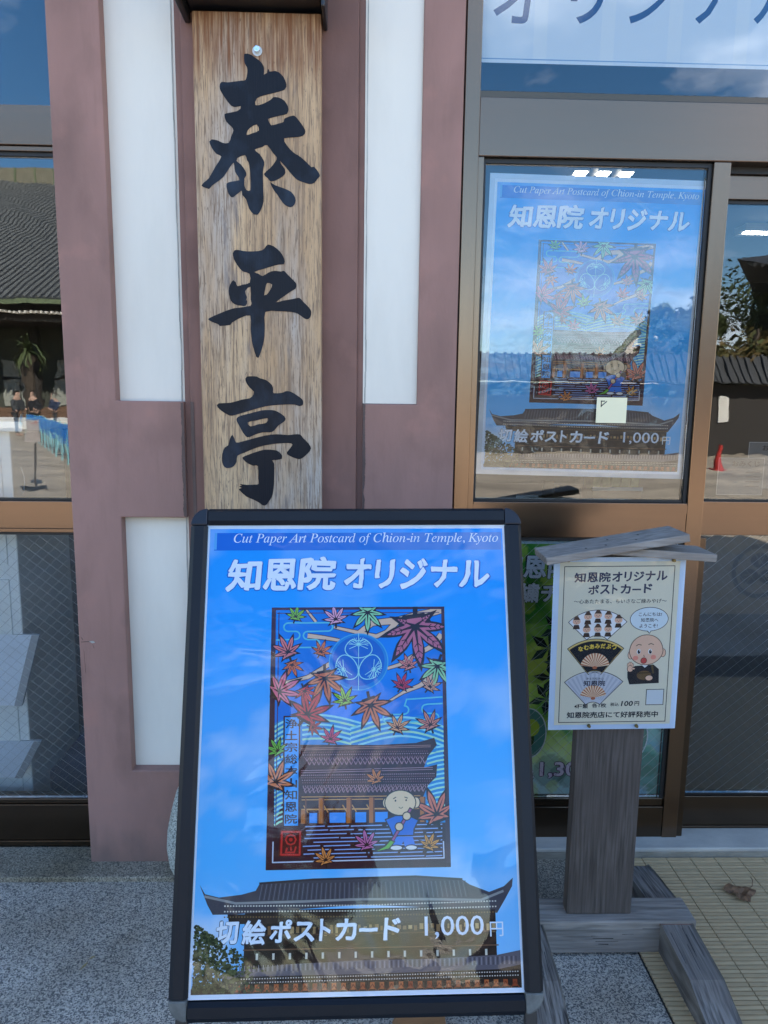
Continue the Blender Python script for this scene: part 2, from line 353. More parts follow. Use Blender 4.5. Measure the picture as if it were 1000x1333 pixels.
class Sheet(MB):
    """a printed sheet in millimetres, x right and y down from its top left corner, drawn as thin stacked layers"""
    def __init__(s, w, h): super().__init__(); s.w = w; s.h = h
    def P(s, x, y, lay): return ((x - s.w/2)/1000.0, -lay*0.00012, (s.h - y)/1000.0)
    def poly(s, pts, c, lay):
        a = sum(p[0]*q[1]-q[0]*p[1] for p, q in zip(pts, pts[1:]+pts[:1]))
        if a < 0: pts = pts[::-1]
        pts = pts[::-1]
        s.add([s.P(x, y, lay) for x, y in pts], [tuple(range(len(pts)))], c)
    def rect(s, x0, y0, x1, y1, c, lay): s.poly([(x0, y0), (x1, y0), (x1, y1), (x0, y1)], c, lay)
    def frame(s, x0, y0, x1, y1, t, c, lay):
        s.rect(x0, y0, x1, y0+t, c, lay); s.rect(x0, y1-t, x1, y1, c, lay); s.rect(x0, y0+t, x0+t, y1-t, c, lay); s.rect(x1-t, y0+t, x1, y1-t, c, lay)
    def line(s, pts, t, c, lay):
        for i, (a, b) in enumerate(zip(pts, pts[1:])):
            d = Vector((b[0]-a[0], b[1]-a[1])); 
            if d.length < 1e-6: continue
            e = d.normalized()*t*0.3; n = Vector((-d.y, d.x)).normalized()*t/2
            a_ = Vector(a)-e; b_ = Vector(b)+e
            s.poly([tuple(a_+n), tuple(b_+n), tuple(b_-n), tuple(a_-n)], c, lay + 0.02*(i % 7))
    def disc(s, x, y, rx, ry, c, lay, n=28, a0=0, a1=360):
        s.poly([(x+rx*math.cos(R(a0+(a1-a0)*i/n)), y+ry*math.sin(R(a0+(a1-a0)*i/n))) for i in range(n if a1-a0 == 360 else n+1)], c, lay)
    def ring(s, x, y, r, t, c, lay, n=40, a0=0, a1=360, ry=None):
        ry = ry or r
        for i in range(n):
            p, q = R(a0+(a1-a0)*i/n), R(a0+(a1-a0)*(i+1)/n)
            s.poly([(x+(r-t/2)*math.cos(p), y+(ry-t/2)*math.sin(p)), (x+(r+t/2)*math.cos(p), y+(ry+t/2)*math.sin(p)), (x+(r+t/2)*math.cos(q), y+(ry+t/2)*math.sin(q)), (x+(r-t/2)*math.cos(q), y+(ry-t/2)*math.sin(q))], c, lay)
    def write(s, st, x0, base, w, h, c, lay, bold=0.0, shear=0.0, align='fit', res=3, wob=0.0):
        """text whose ink runs x0..x0+w, with its baseline at base and ink height h"""
        if bold >= 0.015:                        # heavy strokes: the light face struck several times round a small circle
            vs0, fs0 = text(st, 0.006, res)
            bb = bold*0.9; vs = []; fs = []
            for k in range(9):
                dx, dy = (0, 0) if k == 8 else (bb*math.cos(k*math.pi/4), bb*math.sin(k*math.pi/4))
                o_ = len(vs); vs += [(v[0]+dx, v[1]+dy, k*0.09) for v in vs0]; fs += [tuple(i+o_ for i in q) for q in fs0]
        else: vs, fs = text(st, bold, res)
        if not vs: return
        xs = [v[0] for v in vs]; ys = [v[1] for v in vs]; mnx, mxx, mny, mxy = min(xs), max(xs), min(ys), max(ys)
        sx = w/(mxx-mnx); sy = h/(mxy-mny)
        o = []
        for v in vs:
            X = x0 + (v[0]-mnx)*sx; Yv = (v[1]-mny)*sy
            X += shear*Yv
            Yq = base - Yv
            if wob:
                nn = noise.noise_vector(Vector((X*0.09, Yq*0.09, 3.1))); X += nn.x*wob; Yq += nn.y*wob
            o.append(s.P(X, Yq, lay+v[2]))
        s.add(o, fs, c)
    def grid(s, x0, y0, x1, y1, nx, ny, fn, lay):
        for j in range(ny):
            for i in range(nx):
                xa, xb = x0+(x1-x0)*i/nx, x0+(x1-x0)*(i+1)/nx; ya, yb = y0+(y1-y0)*j/ny, y0+(y1-y0)*(j+1)/ny
                q = [(xa, yb), (xb, yb), (xb, ya), (xa, ya)]
                s.add([s.P(a, b, lay) for a, b in q], [(0, 1, 2, 3)], [fn(a, b) for a, b in q])
def lerp(a, b, t): t = max(0, min(1, t)); return tuple(p+(q-p)*t for p, q in zip(a, b))

# ================================================================== THE BUILDING
shop = thing('shop_building', 'mauve plastered shop front with white panels and bronze aluminium glass doors', 'building', (-0.27, 0.3, 0))
def B(name, m, *b, bevel=0.0015): return box(name, m, shop, *b, bevel=bevel)
TOP = 3.5
# left wing of the H shaped pillar (openings for the white panels)
def frame_pier(xa, xb, xc):                      # upright with three arms, one plastered body; the arms leave room for the panels
    pts = [(xa, 0), (xc, 0), (xc, .325), (xb, .325), (xb, 1.112), (xc, 1.112), (xc, 1.446), (xb, 1.446), (xb, 2.78), (xc, 2.78), (xc, TOP), (xa, TOP)]
    if xc < xa: pts = pts[::-1]
    MB().prism(pts, 0.0, 0.20).build('plaster_pier', m_plaster, shop, bevel=0.003)
frame_pier(-0.848, -0.708, -0.518)
wpn = MB().box(-0.708, -0.517, 0.036, 0.10, 1.445, 2.78).build('white_panel', m_white, shop)
MB().box(-0.708, -0.517, 0.036, 0.10, 0.325, 1.112).build('white_panel', m_white, shop)
# right wing
frame_pier(0.2535, 0.143, -0.011)
MB().box(-0.011, 0.143, 0.012, 0.10, 1.447, 2.78).build('white_panel', m_white, shop)
MB().box(-0.011, 0.143, 0.012, 0.10, 0.325, 1.112).build('white_panel', m_white, shop)
# centre column and the grooves beside it
B('plaster_column', m_column, -0.500, -0.028, 0.004, 0.25, 0.05, TOP, bevel=0.003)
B('joint_groove', m_column, -0.5175, -0.5005, 0.014, 0.10, 0.0, TOP, bevel=0)
B('joint_groove', m_column, -0.0275, -0.0115, 0.014, 0.10, 0.0, TOP, bevel=0)
def ragged(x_edge, sgn, z0, z1, wd, seed):
    rr = random.Random(seed); pts = []; n = 90
    for i in range(n+1):
        z = z0 + (z1-z0)*i/n; pts.append((x_edge + sgn*(wd*(0.7+0.5*noise.noise(Vector((z*23, seed*3.1, 0)))+rr.uniform(-.07, .07))), z))
    pts = [(x_edge, z0)] + pts + [(x_edge, z1)]
    return pts if sgn > 0 else pts[::-1]
MB().prism(ragged(-0.5185, -1, 1.115, 1.443, 0.012, 1), -0.0012, 0.0002).build('damp_stain', m_stain, shop)
MB().prism(ragged(-0.0105, 1, 1.115, 1.445, 0.010, 2), -0.0012, 0.0002).build('damp_stain', m_stain, shop)
MB().box(-0.4995, -0.4905, 0.0025, 0.0042, 1.0, 1.445).build('damp_stain', m_stain, shop)
for x0, x1, z0, z1, yy in ((-0.532, -0.529, 1.446, 2.78, 0.034), (-0.532, -0.529, 0.326, 1.111, 0.034), (-0.006, -0.003, 1.448, 2.78, 0.0105)):
    c = MB(); n = 30
    for i in range(n):
        za = z0+(z1-z0)*i/n; zb = z0+(z1-z0)*(i+1)/n; dx = noise.noise(Vector((za*9, z0, 4)))*0.0022
        c.box(x0+dx, x1+dx, yy, yy+0.004, za, zb)
    c.build('caulk_line', m_caulk, shop)
# chip marks in the plaster at the door edge
ck = MB()
for (a, b) in (((-0.842, 0.735), (-0.815, 0.737)), ((-0.815, 0.737), (-0.800, 0.733)), ((-0.842, 0.75), (-0.836, 0.742)), ((-0.808, 0.728), (-0.804, 0.716)), ((-0.835, 0.71), (-0.833, 0.64))):
    d = 0.0007; ck.prism([(a[0], a[1]-d), (b[0], b[1]-d), (b[0], b[1]+d), (a[0], a[1]+d)], -0.0008, 0.0002)
ck.build('surface_crack', m_stain, shop)
MB().prism([(-0.818, 0.7375), (-0.806, 0.7385), (-0.800, 0.734), (-0.809, 0.7315)], -0.001, 0.0002).build('bare_chip', m_caulk, shop)

# granite base of the centre column
sv = []; sf = []; NA = 48; prof = [(0.0, 0.302), (0.02, 0.312), (0.06, 0.325), (0.11, 0.330), (0.17, 0.326), (0.23, 0.314), (0.275, 0.302), (0.285, 0.296)]
for z, rr in prof:
    for i in range(NA):
        t = 2*math.pi*i/NA; ct, st = math.cos(t), math.sin(t); k = (abs(ct)**5+abs(st)**5)**(-1/5)
        sv.append((-0.266+rr*k*ct, 0.03+(rr-0.16)*k*st, z))
for j in range(len(prof)-1):
    for i in range(NA): sf.append((j*NA+i, j*NA+(i+1) % NA, (j+1)*NA+(i+1) % NA, (j+1)*NA+i))
sf.append(tuple((len(prof)-1)*NA+i for i in range(NA)))
MB().add(sv, sf).build('column_base_stone', m_stone, shop, smooth=True)

# ---- left door (glass, rails, wired lower pane)
def wires(name, parent, x0, x1, z0, z1, y, pitch, ang, m, r=0.00045, phase=0.0):
    mb = MB(); ca, sa = math.cos(ang), math.sin(ang)
    L = 3.0; n = int(L/pitch)
    for i in range(-n, n):
        ox = (x0+x1)/2 - sa*(i+phase)*pitch; oz = (z0+z1)/2 + ca*(i+phase)*pitch
        t0, t1 = -9, 9
        for o_, d_, lo, hi in ((ox, ca, x0, x1), (oz, sa, z0, z1)):
            a, b = (lo-o_)/d_, (hi-o_)/d_
            if a > b: a, b = b, a
            t0 = max(t0, a); t1 = min(t1, b)
        if t1-t0 < 0.01: continue
        mb.cyl((ox+ca*t0, y, oz+sa*t0), (ox+ca*t1, y, oz+sa*t1), r, n=4)
    return stuff(mb.build(name, m, parent))
m_wire = mat('lit_mesh_wire', (0.62, 0.66, 0.68), 0.35, 0.7)  # reflected brightness of one wire direction put into a paler colour
m_wire2 = mat('unlit_mesh_wire', (0.20, 0.22, 0.23), 0.4, 0.6)  # same mesh, the direction without that reflection painted darker
LX0 = -2.2
ldoor = shop
def door_glass(x0, x1, z0, z1, y, wired=None):
    g = MB().box(x0, x1, y, y+0.005, z0, z1).build('wired_glass_pane' if wired else 'glass_pane', m_glass, shop)
    if wired:
        a1, a2, ph = wired
        # sub-part wires lie inside the pane, a hair in front of its back face
        wires('mesh_wire', g, x0, x1, z0, z1, y+0.007, 0.0265, R(a1), m_wire, 0.00045)
        wires('mesh_wire', g, x0, x1, z0, z1, y+0.0085, 0.0265, R(a2), m_wire2, 0.0004)
    return g
door_glass(LX0, -0.8535, 2.251, 3.3, 0.10)
B('transom_rail', m_br_h, LX0, -0.8495, 0.085, 0.16, 2.2345, 2.2505)
B('transom_rail', m_br_h, LX0, -0.8495, 0.076, 0.16, 2.144, 2.2335)
B('transom_rail', m_br_h, LX0, -0.8495, 0.084, 0.16, 2.130, 2.1435)
B('gasket', m_gasket, LX0, -0.8545, 0.092, 0.13, 2.1195, 2.1295, bevel=0)
door_glass(LX0, -0.8555, 1.152, 2.119, 0.10)
B('door_stile', m_br_v, -0.8550, -0.8486, 0.080, 0.16, 0.02, 2.1295, bevel=0.001)
B('door_stile', m_br_v, -0.8530, -0.8486, 0.080, 0.16, 2.2515, 3.3, bevel=0.001)
B('gasket', m_gasket, LX0, -0.8555, 0.094, 0.12, 1.1455, 1.1515, bevel=0)
B('door_rail', m_br_h, LX0, -0.8555, 0.082, 0.14, 1.062, 1.145)
B('door_rail', m_br_h, LX0, -0.8555, 0.086, 0.14, 1.049, 1.0615)
B('gasket', m_gasket, LX0, -0.8555, 0.095, 0.12, 1.040, 1.0485, bevel=0)
door_glass(LX0, -0.8555, 0.178, 1.040, 0.10, (-38, 45, 0))
B('door_rail', m_br_low, LX0, -0.8555, 0.090, 0.14, 0.163, 0.1775)
B('door_rail', m_br_low, LX0, -0.8555, 0.083, 0.14, 0.040, 0.1625)
B('threshold', m_br_low, LX0, -0.8490, 0.078, 0.20, 0.021, 0.0395)

# ---- right side: jamb, transom, shop window, second door
B('joint_groove', m_dark, 0.2540, 0.2635, 0.075, 0.2, 0.0, TOP, bevel=0)
B('window_jamb', m_br_v, 0.264, 0.3075, 0.062, 0.16, 0.03, TOP, bevel=0.002)
RX1 = 3.0
B('transom_rail', m_br_h, 0.308, RX1, 0.078, 0.16, 2.141, 2.298, bevel=0.003)
B('transom_rail', m_br_low, 0.308, RX1, 0.086, 0.16, 2.2985, 2.3165, bevel=0.001)
door_glass(0.308, RX1, 2.317, 3.3, 0.10)
B('window_stile', m_br_v, 0.308, 0.326, 0.078, 0.14, 0.031, 2.140, bevel=0.002)
B('gasket', m_gasket, 0.3265, 0.3335, 0.092, 0.12, 1.157, 2.140, bevel=0)
B('gasket', m_gasket, 0.334, 0.985, 0.092, 0.12, 2.128, 2.140, bevel=0)
B('gasket', m_gasket, 0.974, 0.9845, 0.090, 0.12, 1.157, 2.1275, bevel=0)
door_glass(0.334, 0.9735, 1.165, 2.1275, 0.10)
B('gasket', m_gasket, 0.334, 0.9735, 0.094, 0.12, 1.157, 1.1645, bevel=0)
B('window_stile', m_br_v, 0.985, 1.0345, 0.080, 0.125, 0.031, 2.1405, bevel=0.002)
B('window_rail', m_br_h, 0.3265, 0.9845, 0.081, 0.14, 1.048, 1.1563)
B('window_rail', m_br_h, 0.3265, 0.9845, 0.0795, 0.0809, 1.125, 1.150, bevel=0)
B('gasket', m_gasket, 0.3265, 0.9845, 0.093, 0.12, 1.0365, 1.0475, bevel=0)
door_glass(0.3265, 0.9735, 0.178, 1.0365, 0.10, (45, -45, 0))
B('gasket', m_gasket, 0.974, 0.9845, 0.090, 0.12, 0.178, 1.0365, bevel=0)
B('window_rail', m_br_low, 0.3265, 0.9845, 0.090, 0.14, 0.152, 0.1775)
B('window_rail', m_br_low, 0.3265, 0.9845, 0.083, 0.14, 0.031, 0.1515)
# second (sliding) door set back behind the first
B('door_rail', m_br_h, 1.036, RX1, 0.132, 0.17, 2.055, 2.122)
B('gasket', m_gasket, 1.036, RX1, 0.120, 0.17, 2.1225, 2.1405, bevel=0)
B('gasket', m_gasket, 1.036, RX1, 0.142, 0.17, 2.0455, 2.0545, bevel=0)
door_glass(1.036, RX1, 1.163, 2.0455, 0.145)
B('gasket', m_gasket, 1.036, RX1, 0.142, 0.17, 1.157, 1.1625, bevel=0)
B('door_rail', m_br_h, 1.036, RX1, 0.132, 0.17, 1.050, 1.1565)
door_glass(1.036, RX1, 0.166, 1.0495, 0.145, (41, -48, 0))
B('gasket', m_gasket, 1.036, RX1, 0.142, 0.17, 0.160, 0.1655, bevel=0)
B('door_rail', m_br_low, 1.036, RX1, 0.132, 0.17, 0.055, 0.1595)
B('threshold', m_br_low, 1.036, RX1, 0.128, 0.19, 0.0455, 0.0545)
B('dark_door_jamb', m_br_low, 1.0348, 1.0545, 0.085, 0.131, 0.0455, 1.049)
# step sill under the right doors
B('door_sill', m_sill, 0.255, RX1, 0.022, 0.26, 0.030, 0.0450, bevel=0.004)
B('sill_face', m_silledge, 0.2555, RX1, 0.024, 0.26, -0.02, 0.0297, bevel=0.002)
# the rest of the shop: wall head, roof, shell of the room
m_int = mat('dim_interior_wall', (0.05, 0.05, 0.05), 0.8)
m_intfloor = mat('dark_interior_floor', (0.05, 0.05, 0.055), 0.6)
B('wall_head', m_white, -6, 6, 0.03, 0.25, TOP+0.001, 4.2)
B('roof', mat('shop_roof_tiles', (0.07, 0.075, 0.08), 0.6), -6.5, 6.5, -0.35, 7.0, 4.2015, 4.4)
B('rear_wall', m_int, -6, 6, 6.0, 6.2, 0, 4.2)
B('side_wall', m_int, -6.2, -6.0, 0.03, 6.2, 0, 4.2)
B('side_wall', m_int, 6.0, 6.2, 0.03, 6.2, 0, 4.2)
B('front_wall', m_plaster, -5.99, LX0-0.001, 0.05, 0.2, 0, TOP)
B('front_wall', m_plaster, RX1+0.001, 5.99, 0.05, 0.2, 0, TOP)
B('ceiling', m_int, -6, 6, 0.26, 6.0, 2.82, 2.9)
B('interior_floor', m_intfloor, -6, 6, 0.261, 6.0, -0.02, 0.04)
B('fascia', m_br_low, LX0, -0.8495, 0.09, 0.2, 3.301, TOP)
B('fascia', m_br_low, 0.308, RX1, 0.09, 0.2, 3.301, TOP)

# ================================================================== GROUND
gmb = MB(); structure(gmb.add([(-300, -300, 0), (300, -300, 0), (300, 60, 0), (-300, 60, 0)], [(0, 1, 2, 3)]).build('courtyard_ground', mat('pale_gravel_court', (0.46, 0.385, 0.285), 0.9, var2=(0.24, 0.20, 0.15), scale=(.5, 1.6, 1), nscale=0.6, bump=0.4, bscale=(12, 12, 12))))
pav = structure(MB().box(-6, 6, -4.5, 0.255, -0.05, 0.004).build('pavement', m_ground))
stp = structure(MB().box(-3.0, 0.2535, -0.074, 0.0775, -0.03, 0.0205).build('door_step_strip', m_strip, bevel=0.004))
st2 = structure(MB().add([(0.2545, -0.36, 0.008), (0.735, -0.30, 0.008), (0.735, 0.0215, 0.008), (0.2545, 0.0215, 0.008)], [(0, 1, 2, 3)]).build('brown_paving_patch', m_strip))

# grit and crumbs on the paving
gr_ = MB(); rg = random.Random(21)
for i in range(420):
    X = rg.uniform(-1.3, .72); Y = -0.08-abs(rg.gauss(0, .22)) if i % 3 else -0.078-rg.random()*.02
    r = rg.uniform(.0008, .0026); z = 0.004
    gr_.add([(X-r, Y-r*.7, z), (X+r, Y-r, z), (X+r*.8, Y+r, z), (X-r*.9, Y+r*.8, z), (X, Y, z+r*1.2)], [(0, 1, 4), (1, 2, 4), (2, 3, 4), (3, 0, 4)])
stuff(gr_.build('grit', mat('dark_grit', (0.09, .08, .065), .9, var2=(.4, .36, .3), scale=(60, 60, 60), ramp=(.5, .55)), pav))
# interlocking deck mats
deck = MB().box(0.738, 3.2, -1.6, 0.0205, -0.01, 0.0075).build('deck_mat', m_underdeck); structure(deck); deck['label'] = 'beige slatted deck mats laid along the shop front'
dl = wloc(deck)
proto = None; cnt = 0; rest = MB()
sb = MB(); 
for dz in (0.0, ): pass
def slat_mb(x, y, wd, hd): return MB().box(x, x+wd, y, y+hd, 0.0076, 0.0145)
sme = None
rows = []
yy = 0.0175; k = 0
PX, PY = 0.0785, 0.0277
for r_i in range(46):
    y1 = 0.0175 - r_i*PY; y0 = y1-PY+0.0038
    for c_i in range(18):
        x0 = 0.741 + c_i*PX; x1 = x0+PX-0.0028
        if r_i < 25 and c_i < 11 and y1 > 0.0-0.085*8:
            if sme is None:
                s_ = MB()
                hd = y1-y0
                # two raised ribs with a thin slit between them
                s_.box(0, x1-x0, 0, hd*0.42, 0, 0.0068); s_.box(0, x1-x0, hd*0.58, hd, 0, 0.0068); s_.box(0.004, x1-x0-0.004, hd*0.42, hd*0.58, 0, 0.003)
                me = bpy.data.meshes.new('slat'); me.from_pydata([tuple(v) for v in s_.v], [], s_.f); me.materials.append(m_slat); sme = me
            o = bpy.data.objects.new('slat', sme); col.objects.link(o); o.parent = deck
            o.location = (x0-dl.x, y0-dl.y, 0.0076-dl.z + random.uniform(0, 0.0006)); cnt += 1
        else:
            hd = y1-y0
            rest.box(x0, x1, y0, y0+hd*0.42, 0.0076, 0.0146); rest.box(x0, x1, y0+hd*0.58, y1, 0.0076, 0.0146)
stuff(rest.build('slat_field', m_slat, deck))

